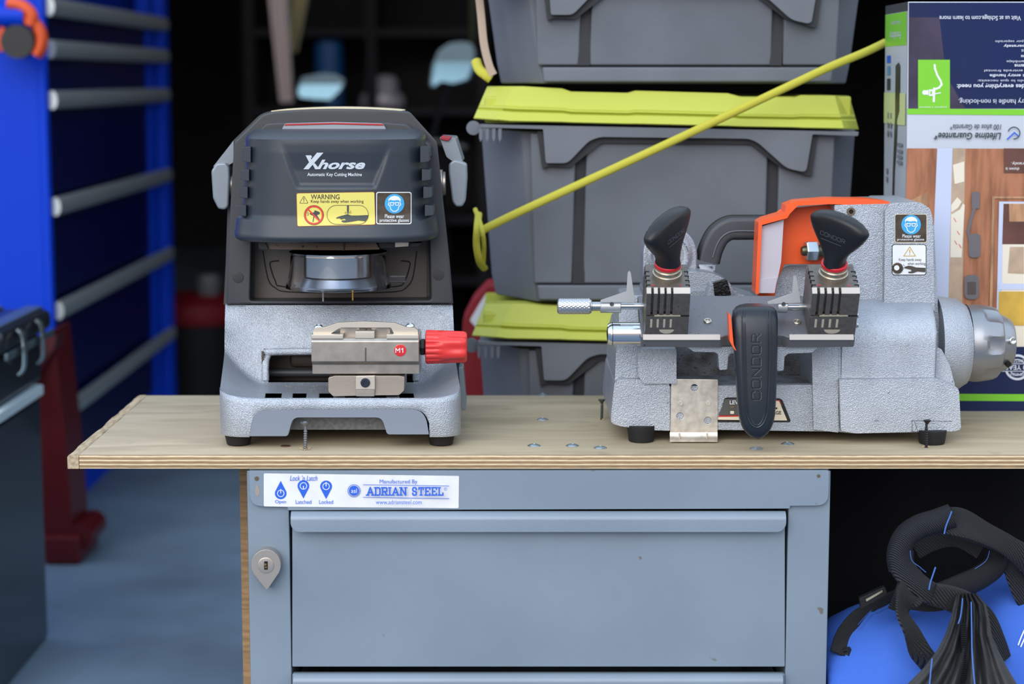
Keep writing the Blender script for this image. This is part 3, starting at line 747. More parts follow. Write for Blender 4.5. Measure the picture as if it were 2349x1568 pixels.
# clear hood and what is in it
cxh = W(776,620,.195).x; zz = lambda py: W(776,py,.195).z
CLR = mat('clear_plastic', (246,248,252), .02, trans=1, ior=1.22, spec=.9)
ro, ri = .0655, .0635
b = new(CLR).lathe([(ro,0),(ro,-.002),(ro-.0015,-.004),(ro-.001,zz(610)-zz(576)),(ro+.002,zz(640)-zz(576)),(ro+.0055,zz(654)-zz(576)),(ro+.0055,zz(658)-zz(576)),(ro+.003,zz(659)-zz(576)),(ri+.001,zz(650)-zz(576)),(ri-.001,zz(635)-zz(576)),(ri-.0025,zz(610)-zz(576)),(ri-.0025,-.001),(ri-.002,0),(ro,0)], (cxh,.195,zz(576)), (0,0,1), 72)
b.add('clear_hood', KM, 'transparent round splash hood', wn=False)
b = new(CLR).pbox(893,634,930,648,.185,.195,.001); b.add('hood_tab', KM)
b = new(mat('bright_core',(200,196,190),.16,1)).lathe([(0,0),(.047,0),(.047,zz(632)-zz(576)),(.045,zz(634)-zz(576)),(0,zz(634)-zz(576))], (cxh,.195,zz(576)), (0,0,1), 64); b.add('spindle_housing', KM)
b = new(mat('sky_reflection',(186,196,210),.3,.6)).lathe([(0,zz(636)-zz(576)),(.046,zz(636)-zz(576)),(.0520,zz(652)-zz(576)),(.050,zz(655)-zz(576)),(0,zz(655)-zz(576))], (cxh,.195,zz(576)), (0,0,1), 64); b.add('reflection_flange', KM)  # tinted ring added for the pale blue reflection inside the hood
for px, m, nm, rr in ((741, STEEL, 'probe', .0013), (809, mat('gold_drill',(206,152,66),.3,.9), 'drill_bit', .0012)):
    z0 = W(px,655,.16).z; z1 = W(px,691,.16).z; X = W(px,670,.16).x
    if nm == 'probe': pr = [(.003,.004),(.003,-.001),(.0026,-.003),(rr,-.007),(rr*.9,z1-z0),(0,z1-z0)]
    else: pr = [(.0016,.004),(.0016,-.004),(.0012,-.006)]+[(rr*(1.15 if i%2 else .7),-.006+(z1-z0+.006)*i/9) for i in range(9)]+[(0,z1-z0)]
    new(m).lathe(pr, (X,.16,z0), (0,0,1), 16).add(nm, KM)
# carry handle arms
HM = mat('handle_silver', (132,140,148), .32, .3, bump=.1, bscale=900)
for side, P, U, pv in ((-1, [(484,392),(496,374),(517,373),(526,384),(527,404),(524,474),(516,481),(500,479),(488,455)], [(488,383),(536,322),(536,372),(523,380)], (531,425)),
                 (1, [(1029,376),(1041,366),(1062,371),(1071,376),(1072,410),(1068,462),(1060,474),(1045,474),(1037,462),(1029,396)], [(1008,314),(1044,316),(1062,372),(1041,372),(1024,360)], (1022,420))):
    b = new(HM); b.ext(rnd(P,5), .245, .29, .003, scale=.96); 
    q = b.add('carry_handle', KM)
    b = new(HM); b.ext(rnd(U,4), .262, .37, .002); b.add('handle_arm', q)
    if side == 1: new(mat('red_trim',(150,36,50),.4)).ext([(1012,312),(1036,315),(1028,324),(1010,320)], .258, .3, .001).add('red_trim', q)
    X = W(pv[0],pv[1],.27).x; c = (X-side*.012, .27, W(pv[0],pv[1],.27).z)
    new(STEEL).lathe([(.019,0),(.019,.008),(.016,.009),(.016,.012),(0,.012)], c, (side,0,0), 32).add('pivot', q)
# folded side arm low on the right
b = new(HM).ext(rnd([(1052,842),(1062,842),(1069,920),(1069,938),(1062,942),(1056,930)],3), .20, .24, .002); b.add('side_lever', KM)
# logo, stickers on the curved head
def onHead(x, y, l):
    Y = Yh+.005
    for _ in range(6):
        p = W(x, y, Y); Y = hy(p.x, p.z)+press(p)
    return W(x, y, Y-l)
lw = mat('logo_silver', (206,214,222), .35, .2)
a = Art(onHead); a.step = .00006
a.poly([(701,356),(714,356),(716,361),(713,362),(716,370),(710,374)], lw); a.poly([(727,350),(742,350),(708,388),(696,388)], lw)
a.poly([(716,375),(722,374),(731,385),(730,388),(723,388)], lw)
a.text('horse', 727,366,838,388, lw, shear=.35, bold=.035)
a.text('Automatic Key Cutting Machine', 705,396,830,406, lw, bold=.012)
a.add('brand_lettering', head, cut=8)
a = Art(onHead); a.step = .00006; K = mat('label_ink',(62,52,38),.5)
a.poly(rnd([(679,442),(860,439),(862,516),(681,520)],4), mat('label_edge',(120,60,36),.5)); a.poly(rnd([(680.5,443.5),(858.5,440.5),(860.5,514.5),(682.5,518.5)],4), YEL)
a.line(rnd([(697,449),(707,466),(687,466)],3), 1.2, K, True); a.rect(696.2,453,697.8,460,K); a.rect(696.2,461.5,697.8,463.2,K)
a.text('WARNING', 713,445.5,779,457, K, bold=.01); a.text('Keep hands away when working', 713,458,834,467, K, bold=.008)
gk = mat('label_grey',(58,66,62),.5)
a.poly([(711,488),(720,487),(722,482),(728,484),(733,486),(734,490),(727,493),(734,504),(729,505),(724,496),(721,495),(719,509),(717,509),(719,495),(711,491)], gk)
a.line([(704,486),(708,488)],.8,gk); a.line([(704,490),(708,490)],.8,gk); a.line([(705,494),(708,492)],.8,gk)
a.ring(720,493,22.4,.7,K); a.ring(720,493,20,3.6,RED); a.line([(706,479),(734,508)],3.2,RED)
a.line(rp(750,470.5,845,514,21.5,8),.9,K,True)
a.poly([(771,499),(778,496),(790,493),(797,491),(806,494),(820,494),(845,493),(843,500),(838,507),(822,505),(806,508),(790,510),(783,508),(785,505),(794,505),(790,501),(782,503),(779,500),(772,501)], gk)
a.poly([(796,471),(800,471),(800,484),(798.6,491),(797.6,491),(796,484)], gk)
for q in ([(792,485),(795,488)],[(805,483),(801,488)],[(790,488),(794,489)],[(806,487),(802,489)]): a.line(q,.7,K)
a.add('warning_label', head, cut=8, label='yellow warning label with pictograms')
def goggles(a, x, y, r):
    a.poly(circ(x,y,r,32), CYAN)
    k = r/22.
    Q = lambda P: [(x+u*k, y+v*k) for u, v in P]
    a.poly(Q([(-13,-4),(-14,-10),(-8,-16),(0,-18),(9,-16),(14,-10),(13,-3),(10,-8),(5,-8),(-2,-7),(-11,-9)]), WHITE)
    for P in ([(-13,-2),(-14,2),(-10,6),(-8,13),(-3,17),(3,17),(8,13),(10,6),(14,2),(13,-2)],): a.line(Q(P), 1.8*k, WHITE)
    for s_ in (-1,1): a.line(Q(rnd([(s_*1.5,-2.5),(s_*10,-2.5),(s_*9,3.5),(s_*2.5,3.5)],1.5,2)), 1.7*k, WHITE, True)
    a.line(Q([(-13,-2),(13,-2)]), 1.2*k, WHITE)
LB = mat('label_brown', (78,66,54), .4, var=.3, vscale=80)
def gogglesign(a, x0, y0, x1, y1, cxx, cyy, r, t1, t2, edge=WHITE):
    a.rect(x0,y0,x1,y1,edge,5); a.rect(x0+1.8,y0+2,x1-1.8,y1-2,LB,4); goggles(a, cxx, cyy, r)
    a.text('Please wear', *t1, WHITE, bold=.005); a.text('protective glasses', *t2, WHITE, bold=.005)
a = Art(onHead); a.step = .00006
gogglesign(a, 863,440,944,514, 905,467,22.5, (883,491,927,500), (871,501,938,511)); a.add('goggles_label', head, cut=8, label='small brown label with blue goggles sign')
# ---- vice ----
b = new(STEEL)
Yv = .078
def sideprof(pts, x0, x1, mbx, bev=.0006):
    """(Y, py at Yv) outline extruded in X"""
    L_ = [(x0, y, z) for y, z in pts]; mbx.prism(L_, (x1-x0,0,0), bev, 2)
zv = lambda py: W(836,py,Yv).z
xv = lambda px: W(px,800,Yv).x
sideprof([(Yv+.003,zv(776)),(Yv,zv(783)),(Yv,zv(829)),(Yv+.010,zv(838)),(Yv+.010,zv(860)),(Yv+.075,zv(860)),(Yv+.075,zv(776))], xv(714), xv(961), b, .0008)
vice = b.add('vice_body', KM, 'ground steel key clamp block')
b = new(mat('groove_dark',(90,84,78),.5,.6)).ext(rp(837,797,840.5,829,1.6,3), Yv-.0003, Yv+.001).add('index_line', vice)
b = new(mat('badge_red',(206,36,38),.3,coat=.5)).lathe([(.0078,0),(.0078,.0008),(.0070,.0011),(0,.0012)], W(918,803,Yv), (0,-1,0), 40); bd = b.add('badge', vice)
a = Art(onY(Yv-.0012)); a.line([(908,808),(908,798.5),(912.5,804),(917,798.5),(917,808)],1.7,WHITE); a.line([(921,801),(924,798.5),(924,808)],1.7,WHITE); a.add('badge_lettering', bd)
LT = mat('satin_cream_steel', (205,196,182), .35, .7, bump=.05, bscale=800)
b = new(LT); b.ext(rnd([(716,770),(720,755),(727,750),(745,750),(775,740),(836,737),(905,740),(935,751),(950,751),(958,757),(960,770),(905,768),(897,751),(780,751),(754,768)],2), Yv+.012, Yv+.02, .0007); b.add('bridge', vice)
b = new(LT); b.pbox(714,767,787,777,Yv+.001,Yv+.06,.0006); b.pbox(887,767,960,777,Yv+.001,Yv+.06,.0006); b.pbox(815,760,859,776,Yv+.002,Yv+.06,.0006); b.use(STEEL).ext(rnd([(780,776),(780,755),(784,751),(890,751),(895,755),(895,776)],2), Yv+.022, Yv+.06, .0006); b.use(STEELD).pbox(752,764,920,778,Yv+.03,Yv+.05); b.pbox(824,750,850,760,Yv+.016,Yv+.022); b.add('jaw', vice)
for x, y in ((731,751),(941,748)):
    new(CHROME).lathe([(.0058,0),(.0058,.0008),(.0045,.0028),(.0022,.0038),(.0014,.0028),(0,.0028)], W(x,y,Yv+.018), (0,-.1,1), 28).add('dome_screw', vice)
# slide base with bracket
b = new(mat('slide_nickel',(170,158,146),.35,.7,bump=.1,bscale=700)); Y2 = Yv+.004
b.ext(rnd([(753,866),(768,862),(915,862),(928,864),(927,896),(916,906),(764,909),(753,898)],3), Y2, Y2+.06, .004); sb = b.add('slide_base', vice)
b = new(LT); b.ext([(816,863),(860,862),(860,893),(816,893)], Y2-.006, Y2+.002, .0006); b.use(STEEL).ext([(816,893),(860,893),(859,909),(817,909)], Y2-.0045, Y2+.002, .0006); bk = b.add('clamp_bracket', vice)
b = new(mat('dark_blue_steel',(60,66,78),.3,.8)).lathe([(.0061,0),(.0061,.002),(.005,.003),(.0032,.003),(.0032,.0012),(0,.0012)], W(838,877,Y2-.006), (0,-1,0), 6*6); b.add('socket_screw', bk)
# red clamp knob
KR = mat('red_knob', (214,50,48), .35, coat=.2, bump=.05, bscale=900)
X0, X1 = xv(974), xv(1070); zk = zv(803); Yk = Yv+.032
def flute(an, i):
    f = i/12
    n = 18 if f < .45 else 6
    return 1-(.075 if n == 18 else .15)*(.5+.5*math.cos(n*an))**(2 if n == 18 else 1.2)*(1 if n == 18 else min(1,(f-.4)*3))
L_ = X1-X0; pr = [(.0218,0)]+[(.0225-.0018*(i/10), L_*(.02+.9*i/10)) for i in range(11)]+[(.0195,L_*.975),(.0175,L_),(0,L_)]
pr[0] = (.0200,0); pr.insert(0,(0,0))
b = new(KR).lathe(pr, (X0,Yk,zk), (1,0,0), 144, mod=flute); kb = b.add('clamp_knob', KM, 'red fluted plastic clamp knob', wn=False)
b = new(mat('nut_black',(36,38,38),.35,.6)).lathe([(0,0),(.0105,0),(.0115,.001),(.0115,.005),(.0105,.006),(0,.006)], (xv(962),Yk,zk), (1,0,0), 6); b.use(STEEL).cyl((xv(958),Yk,zk),(X0+.001,Yk,zk),.005); b.add('knob_nut', kb)
# ================= right machine: manual key duplicator =================
o = W(1800,985,.2)
DM = thing('key_duplicator', 'silver manual key duplicating machine with orange guard and black lever', 'key machine', (o.x,.2,ZB))
YF = .086
def sk2(mb): return mb
b = new(SILV)
# left foot block, stepped, with a bright facet
b.ext(rnd([(1401,970),(1403,935),(1409,880),(1418,868),(1530,872),(1537,884),(1537,988),(1480,986),(1420,977)],[8,4,6,10,6,6,3,3,8]), YF, YF+.235, .004)
b.ext(rnd([(1410,886),(1413,805),(1424,762),(1472,760),(1476,850),(1492,866),(1535,870),(1540,890),(1412,890)],[4,8,8,4,10,8,3,3,3]), YF+.012, YF+.235, .004)
b.ext(rnd([(1463,800),(1552,800),(1552,880),(1476,880),(1463,860)],[2,2,2,8,8]), YF-.004, YF+.2, .003)
# low front wall, with sloping cavity floor behind it
b.ext(rnd([(1530,886),(1865,882),(1925,880),(1930,990),(1535,984)],[3,3,2,2,3]), YF+.004, YF+.02, .003)
q = lambda x,y,Y: W(x,y,Y)
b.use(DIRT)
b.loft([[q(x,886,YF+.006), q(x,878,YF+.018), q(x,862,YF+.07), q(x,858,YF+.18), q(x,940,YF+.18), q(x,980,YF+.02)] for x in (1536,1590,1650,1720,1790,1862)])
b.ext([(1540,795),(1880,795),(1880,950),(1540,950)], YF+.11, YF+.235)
b.use(SILV)
b.ext(rnd([(1862,790),(1922,790),(1924,992),(1866,985)],[3,3,3,3]), YF-.002, YF+.2, .003)
b.ext(rnd([(1918,790),(1937,785),(1934,870),(1936,985),(1960,994),(1922,990)],2), YF+.001, YF+.2, .002)
# lower right block
b.ext(rnd([(1925,870),(2148,868),(2200,890),(2205,985),(2190,989),(1962,994),(1929,988)],[2,3,10,6,6,4,4]), YF-.012, YF+.235, .006, scale=.985)
# rounded middle barrel along x
S = []
ym = lambda py: W(2030,py,YF).z
for px in (1921,1926,2040,2136,2143):
    x = W(px,780,YF+.02).x; e = .004 if px in (1921,2143) else 0
    S.append([(x, YF+.085+e, ym(692)), (x, YF+.055+e, ym(700)), (x, YF+.032+e, ym(714)), (x, YF+.014+e, ym(735)), (x, YF+.003+e, ym(762)), (x, YF-.001+e, ym(790)), (x, YF+.000+e, ym(868)), (x, YF-.006+e, ym(880)), (x,YF+.2,ym(880)), (x,YF+.2,ym(692))])
b.loft(S)
# tower, two planes
b.ext(rnd([(1916,716),(1914,470),(2040,467),(2042,716)],[2,4,2,2]), YF+.062, YF+.22, .004)
b.ext(rnd([(2028,712),(2030,486),(2042,465),(2112,464),(2134,478),(2140,500),(2144,712)],[2,3,8,8,8,8,2]), YF+.05, YF+.21, .006)
b.ext(rnd([(2136,500),(2143,520),(2152,700),(2160,790),(2160,900),(2120,900),(2120,500)],4), YF+.075, YF+.22, .005)
# motor boss behind, cone towards the dial
cB = W(2160,790,YF+.10)
b.lathe([(0,-.01),(.066,-.01),(.062,.018),(.055,.028),(.0535,.031),(0,.031)], cB, (1,0,0), 56)
b.ext(rnd([(2140,868),(2144,795),(2160,800),(2180,840),(2195,900),(2199,940),(2140,940)],5), YF+.02, YF+.2, .004)
# rear bulk seen behind the carriage
b.ext(rnd([(1745,745),(1770,640),(1800,608),(1925,606),(1925,800),(1745,800)],[4,12,14,4,2,2]), YF+.12, YF+.235, .006)
b.ext(rnd([(1418,800),(1420,700),(1428,678),(1690,672),(1745,688),(1760,800)],6), YF+.12, YF+.22, .005)
body = b.add('body', DM, ang=45)
# rear spindle housing with arch and dial
b = new(SILS); cA = W(1536,585,YF+.15); k_ = (D+YF+.15)/F
b.ext([(1474,700),(1474,585)]+[(1537+63*math.cos(math.radians(a)),584+64*math.sin(math.radians(a))) for a in range(180,361,10)]+[(1600,700)], YF+.15, YF+.20, .003)
b.lathe([(.030,-.0),(.030,-.004),(.026,-.006),(.022,-.002),(0,-.002)], cA+Vector((0,0,0)), (0,1,0), 48)
b.ext(rnd([(1480,640),(1590,622),(1640,628),(1672,645),(1688,672),(1690,705),(1480,710)],[4,10,10,10,8,2,2]), YF+.10, YF+.19, .006)
b.ext(rnd([(1478,668),(1690,666),(1694,684),(1478,686)],2), YF+.09, YF+.19, .002)
dh = b.add('spindle_arch', DM)
a = Art(onY(YF+.1437))
for i in range(40):
    t = math.radians(-80+i*5); a.line([(1537+33*math.cos(t),584+33*math.sin(t)),(1537+(40 if i%5 else 43)*math.cos(t),584+(40 if i%5 else 43)*math.sin(t))], .9, WHITE)
a.add('dial_marks', dh)
# boss with black glossy grease
b = new(SILS).ext(rnd([(1619,686),(1632,652),(1676,650),(1680,686)],4), YF+.06, YF+.10, .003).use(mat('grease_black',(20,20,22),.08,bump=.8,bscale=300)).ext(rnd([(1636,648),(1668,641),(1678,676),(1640,682)],2), YF+.055, YF+.07, .003); b.add('cutter_boss', DM)
# black carry grip
b = new(mat('grip_black',(62,64,70),.45,bump=.2,bscale=900))
gp = [W(x,y,YF+.17) for x,y in ((1624,600),(1632,570),(1648,540),(1672,524),(1700,522),(1760,522))]
b.sweep(gp, .0145, .012, seg=16, smooth=8, flat=True); gr = b.add('carry_grip', DM, 'black plastic carry grip')
new(mat('grip_rim',(20,21,24),.5)).sweep([p+Vector((0,.008,0)) for p in gp], .0172, .007, seg=16, smooth=8, flat=True).add('grip_rim', gr)
b = new(mat('grip_line',(96,100,106),.4)); b.sweep([W(x,y,YF+.157) for x,y in ((1635,590),(1645,560),(1660,540),(1685,530),(1740,530))], .0009, seg=6); b.add('grip_seam', gr)
b = new(CHROME).ext(rnd([(1602,607),(1642,607),(1640,622),(1606,616)],3), YF+.16, YF+.18, .002); b.add('grip_ferrule', gr)
# orange guard, shell open to the left front, with frosted lamp window
ORG = mat('guard_orange', (238,92,42), .35, coat=.2)
b = new(ORG); Yg = YF+.075
o1 = [(1733,674),(1740,510),(1752,502),(1800,488),(1803,470),(1826,461),(1900,455),(1990,456),(2040,462),(2052,468),(2040,470),(1960,470),(1900,468),(1830,472),(1812,490),(1806,500),(1748,516),(1741,674)]
b.ext(rnd(o1,1.5), Yg-.012, Yg+.030, .001)
b.ext(rnd([(1790,480),(1925,466),(1925,606),(1800,606),(1784,640),(1776,690),(1738,690),(1741,520)],4), Yg+.026, Yg+.031, .001)
gd = b.add('guard', DM, 'orange plastic cutter guard')
b = new(mat('frosted', (226,220,232), .5, trans=.35, ior=1.3, sss=0)); b.ext(rnd([(1747,519),(1798,503),(1792,600),(1784,640),(1776,668),(1742,668),(1743,600)],2), Yg-.004, Yg+.03, .002); b.ext(rnd([(1742,640),(1783,636),(1777,672),(1741,672)],2), Yg-.006, Yg+.02, .002); b.add('lamp_window', gd)
# hex nut and bolt on the cutter shaft
c = W(1842,575,Yg+.008); b = new(mat('zinc',(176,186,192),.25,.9)).lathe([(0,.003),(.0125,.003),(.0140,.005),(.0140,.017),(.0125,.019),(0,.019)], c, (1,.15,0), 6); b.use(mat('bolt_green',(92,96,74),.4,.8)).lathe([(0,-.002),(.0055,-.002),(.0068,.001),(.0068,.004),(0,.004)], c, (1,.15,0), 20); b.cyl(c+Vector((.018,.003,0)), c+Vector((.04,.006,0)), .008); b.add('cutter_nut', DM)
c = W(1952,485,YF+.062); b = new(mat('screw_brown',(120,108,90),.4,.7)).lathe([(.0056,-.001),(.0056,.001),(.0052,.002),(.003,.002),(.003,.0005),(0,.0005)], c, (0,-1,0), 30); b.use(DARK).lathe([(0,.0006),(.0031,.0006),(.0031,.0009),(0,.0009)], c, (0,-1,0), 6); b.add('socket_screw', DM)
# ---- dial knob on the right ----
AL = mat('knob_aluminium', (150,152,156), .36, .85)
cD = cB+Vector((.031,0,.002))
def scal(an, i):
    if 2 <= i <= 5: return 1
    if 6 <= i <= 9: return 1-.075*max(0, math.cos(7*an+.5))**.5 if math.cos(7*an+.5) > 0 else 1
    return 1
pr = [(0,0),(.0500,0),(.0510,.001),(.0512,.006),(.0520,.012),(.0518,.018),(.0512,.023),(.0502,.030),(.0490,.036),(.0468,.041),(.0430,.044),(.0400,.0445),(.0390,.046),(.0370,.052),(.0320,.060),(.0290,.0625),(0,.063)]
b = new(AL).lathe(pr, cD, (1,0,0), 140, mod=scal); dk = b.add('dial_knob', DM, 'satin aluminium fluted dial knob', wn=False, ang=30)
b = new(DARK).lathe([(0,-.0012),(.0525,-.0012),(.0525,.0003),(0,.0003)], cD, (1,0,0), 64); b.add('gap_ring', dk)
c = cD+Vector((.053,-.033,.008)); new(CHROME).lathe([(0,0),(.005,0),(.005,.006),(.004,.007),(.0015,.0055),(0,.0055)], c, (.35,-1,.1), 24).add('set_screw', dk)
c = cD+Vector((.050,-.028,-.022)); new(DARK).lathe([(0,0),(.004,0),(.004,.006),(0,.006)], c, (.35,-1,-.5), 20).add('set_screw_hole', dk)
# ---- carriage, tilted towards the viewer ----
al = math.radians(28)
O = W(1470,797,.020); ex = Vector((1,0,0)); ev = Vector((0,math.cos(al),math.sin(al))); en = Vector((0,-math.sin(al),math.cos(al)))
S0 = (D+.02)/F
def fr(u, v, n): return O+ex*((u-1470)*S0)+ev*v+en*n          # u in px along the carriage
def fbox(mb, u0,u1,v0,v1,n0,n1, bev=0, seg=2): return mb.prism([fr(u0,v0,n0),fr(u1,v0,n0),fr(u1,v0,n1),fr(u0,v0,n1)], ev*(v1-v0), bev, seg)
CP = mat('carriage_grey', (112,112,116), .42, .55, bump=.25, bscale=1100, dots=(260,.7,(70,66,64)))
b = new(CP)
T = .0165
plate = [(1470,0),(1964,0),(1964,.088),(1470,.088)]
out = rnd([(1470,.0),(1655,.0),(1668,.004),(1795,.004),(1808,.0),(1964,.0),(1964,.093),(1470,.093)],[.0,0,0,0,0,0,0,0])
b.prism([fr(u,v,T) for u,v in out], -en*T, .0022, 2)
cr = b.add('carriage', DM, 'dark grey tilted carriage plate')
b = new(mat('bright_bevel',(150,146,142),.4,.7)); 
for u0,u1,v in ((1474,1652,0),(1812,1960,0)):
    b = new(MC['bright_bevel']); b.prism([fr(u0,v-.0020,T-.0030),fr(u1,v-.0020,T-.0030),fr(u1,v+.0032,T+.0018),fr(u0,v+.0032,T+.0018)], en*-.0012+ev*.0008)
    b.add('bevel_edge', cr)
# hanging fork under the plate
b = new(SILS); b.ext(rnd([(1572,794),(1962,794),(1880,797),(1862,809),(1808,811),(1800,818),(1798,850),(1782,852),(1778,812),(1676,811),(1671,818),(1669,848),(1650,849),(1647,812),(1640,808),(1592,807)],[0,0,3,2,4,3,4,4,3,3,3,4,4,3,3,3]), .030, .055, .0015); b.add('stop_fork', cr)
for u, v in ((1628,.034),(1836,.032)):
    new(mat('stud_nickel',(190,182,168),.25,.9)).lathe([(.0052,0),(.0052,.0015),(.0044,.0022),(.003,.0022),(.003,.001),(.0018,.0016),(0,.0018)], fr(u,v,T), en, 28).add('stud', cr)
# chrome shaft end
zc = W(1430,766,.045).z; x0 = W(1393,766,.045).x; x1 = W(1474,766,.045).x
b = new(CHROME).lathe([(0,.0005),(.0125,.0005),(.0145,.004),(.0150,.007),(.0150,x1-x0),(0,x1-x0)], (x0,.048,zc), (1,0,0), 56); sh = b.add('shaft_end', cr, 'polished chrome shaft end')
new(BLK).lathe([(0,-.0008),(.008,0),(.0125,.0025),(.0150,.0062),(.0151,.0064),(.0151,.0068),(0,.0068)], (x0,.048,zc), (1,0,0), 56).add('end_cap', sh)
# ---- two clamps ----
CL = mat('clamp_steel', (110,104,98), .42, .6, var=.1, vscale=200, dots=(380,.68,(52,48,44)), bump=.12, bscale=900)
LTB = mat('clamp_bevel', (186,178,170), .4, .7)
def clamp(u0, u1, lean, turn, lab, v0=.006, wsc=1):
    du = (u1-u0)/100.; U = lambda t: u0+t*du
    n1, n2, n3 = T, T+.029, T+.067
    b = new(CL)
    fbox(b, U(0),U(100),v0,v0+.062,n1,n2-.0006,.0008)
    # upper jaw: front comb of bars, then solid block behind
    fb = .0065
    bars = [(0,11),(16.5,26),(31,41),(46,56),(61,100)]
    for s0, s1 in bars: fbox(b, U(s0),U(s1),v0+.0004,v0+fb,n2+.0012,n3-.004,.0004)
    fbox(b, U(0),U(100),v0+fb,v0+.062,n2+.0012,n3-.004,.0006)
    b.prism([fr(U(2),v0+.0075,n3),fr(U(98),v0+.0075,n3),fr(U(98),v0+.060,n3),fr(U(2),v0+.060,n3)], -en*.0045, .0006)
    cj = b.add('clamp', DM, lab)
    b = new(LTB)
    for s0, s1 in bars: b.prism([fr(U(s0+.3),v0+.0003,n3-.0043),fr(U(s1-.3),v0+.0003,n3-.0043),fr(U(s1-.3),v0+.0075,n3+.0002),fr(U(s0+.3),v0+.0075,n3+.0002)], ev*.002-en*.001)
    b.add('bevel', cj)
    b = new(mat('slot_bright',(222,206,180),.35,.6))
    for s0 in (11.3,26.2,41.2,56.2): b.prism([fr(U(s0+.2),v0-.0003,n2-.017),fr(U(s0+4.7),v0-.0003,n2-.017),fr(U(s0+4.9),v0-.0003,n2-.0045),fr(U(s0-.0),v0-.0003,n2-.0045)], ev*.001)
    b.prism([fr(U(50)+17*du*math.cos(math.radians(t)), v0-.0003, n2-.0205-.006*math.sin(math.radians(t))) for t in range(0,181,15)], ev*.001)
    fbox(b, U(20),U(80),v0-.0002,v0+.003,n2-.0003,n2+.0012); b.add('key_slot', cj)
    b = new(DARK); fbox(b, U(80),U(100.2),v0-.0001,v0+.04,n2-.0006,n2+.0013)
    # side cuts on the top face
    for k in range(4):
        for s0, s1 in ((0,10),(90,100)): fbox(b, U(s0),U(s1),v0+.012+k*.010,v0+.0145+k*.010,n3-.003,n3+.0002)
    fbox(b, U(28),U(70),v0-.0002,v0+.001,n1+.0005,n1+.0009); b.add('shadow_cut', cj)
    a = Art(lambda x, y, l: fr(x, y, n3+l)); rd = mat('stamp_red',(196,60,70),.5)
    a.line([(U(11),v0+.013),(U(11),v0+.0155),(U(19),v0+.0155),(U(19),v0+.013),(U(11),v0+.013)], 1, rd) if False else None
    def seg(p, q): a.s = 0; a.poly([(p[0],p[1]),(q[0],p[1]),(q[0],q[1]),(p[0],q[1])], rd, 1)
    for p, q in (((12,.0105),(20,.0112)),((12,.0130),(20,.0137)),((12,.0105),(13.2,.0137)),((18.8,.0105),(20,.0137)),((15,.0105),(16.2,.0137)), ((74,.0095),(81,.0102)),((74,.0125),(81,.0132)),((79.8,.0095),(81,.0132)), ((78,.049),(90,.0497)),((78,.052),(90,.0527)),((83,.049),(84.2,.0527))):
        seg((U(p[0]),v0+p[1]), (U(q[0]),v0+q[1]))
    a.add('stamped_marks', cj)
    # threaded collar
    c0 = fr(U(50), v0+.033, n3)
    b = new(mat('collar_nickel',(168,158,140),.28,.85)).lathe([(.0186,0),(.0186,.007),(.0176,.0078),(.0168,.0078),(.0168,.0125),(.0160,.0135),(.0150,.0135),(.0150,.018),(0,.018)], c0, en, 48)
    b.use(mat('ring_red',(200,34,44),.4)).lathe([(.0156,.0155),(.0164,.0163),(.0164,.0200),(.0156,.0207),(0,.0207)], c0, en, 48); b.add('collar', cj)
    # winged knob: flat paddle that flares from a round neck
    ax = (en*math.cos(lean)+ex*math.sin(lean)).normalized()
    side = ex*math.cos(turn)+ev*math.sin(turn); side = (side-ax*side.dot(ax)).normalized(); nr_ = ax.cross(side)
    c1 = c0+en*.0195
    secs = []
    for h, wl, wr, th in KNB:
        h *= 1.26; wl *= wsc; wr *= wsc; th *= 1.3
        ring = []
        for k in range(32):
            t = k*math.tau/32; cs, sn = math.cos(t), math.sin(t); e = .72 if th < .0115 or h > .012 else 1
            cs = math.copysign(abs(cs)**e, cs); sn = math.copysign(abs(sn)**e, sn)
            ring.append(c1+ax*(h+ (abs(cs)**2)*HT(h)*(1 if cs < 0 else -1)*.0)+side*((wl if cs < 0 else wr)*cs)+nr_*(th*sn))
        secs.append(ring)
    b = new(BLK).loft(secs); kn = b.add('knob', cj, 'black winged clamp knob', wn=False, ang=50)
    # raised lettering and rule on the broad face
    def onk(x, y, l): return c1+ax*y+side*x+nr_*((thk(y/1.26)*1.3+.0004+l)*fs)
    fs = -1 if nr_.dot(Vector((0,-1,0))) < 0 else 1
    a = Art(onk); a.step = .00002; m_ = mat('emboss_black',(84,88,94),.35)
    sg = 1 if (side.dot(ex) > 0) else -1
    n = 6; wl = .036
    for i, ch in enumerate('CONDOR'):
        x0 = -wl/2+i*wl/n; 
        for ln in STROKE[ch]:
            a.line([((x0+p*wl/n*.72)*sg, .042+q_*.0052) for p, q_ in ln], .0006, m_)
    a.line([(-.016*sg,.037),(.012*sg,.037)], .0007, m_)
    a.add('embossed_name', kn); return cj
KNB = [(0,.0128,.0128,.0128),(.006,.0130,.0130,.0118),(.012,.0150,.0150,.0105),(.018,.0195,.0195,.0100),(.026,.027,.027,.0098),(.034,.0335,.0335,.0096),(.041,.0375,.0375,.0094),(.0445,.0382,.0382,.0092),(.0475,.036,.036,.0088),(.051,.030,.030,.0082),(.0535,.022,.022,.0074),(.055,.012,.012,.0055),(.0556,.004,.004,.003)]
def HT(h): return 0
def thk(y):
    for p, q in zip(KNB, KNB[1:]):
        if p[0] <= y <= q[0]: return p[3]+(q[3]-p[3])*(y-p[0])/(q[0]-p[0])
    return .008
clamp(1478,1578, math.radians(-3), math.radians(52), 'left key clamp with comb slots', .004, 1.18)
clamp(1855,1964, math.radians(1), math.radians(-38), 'right key clamp with comb slots', .004, 1.05)
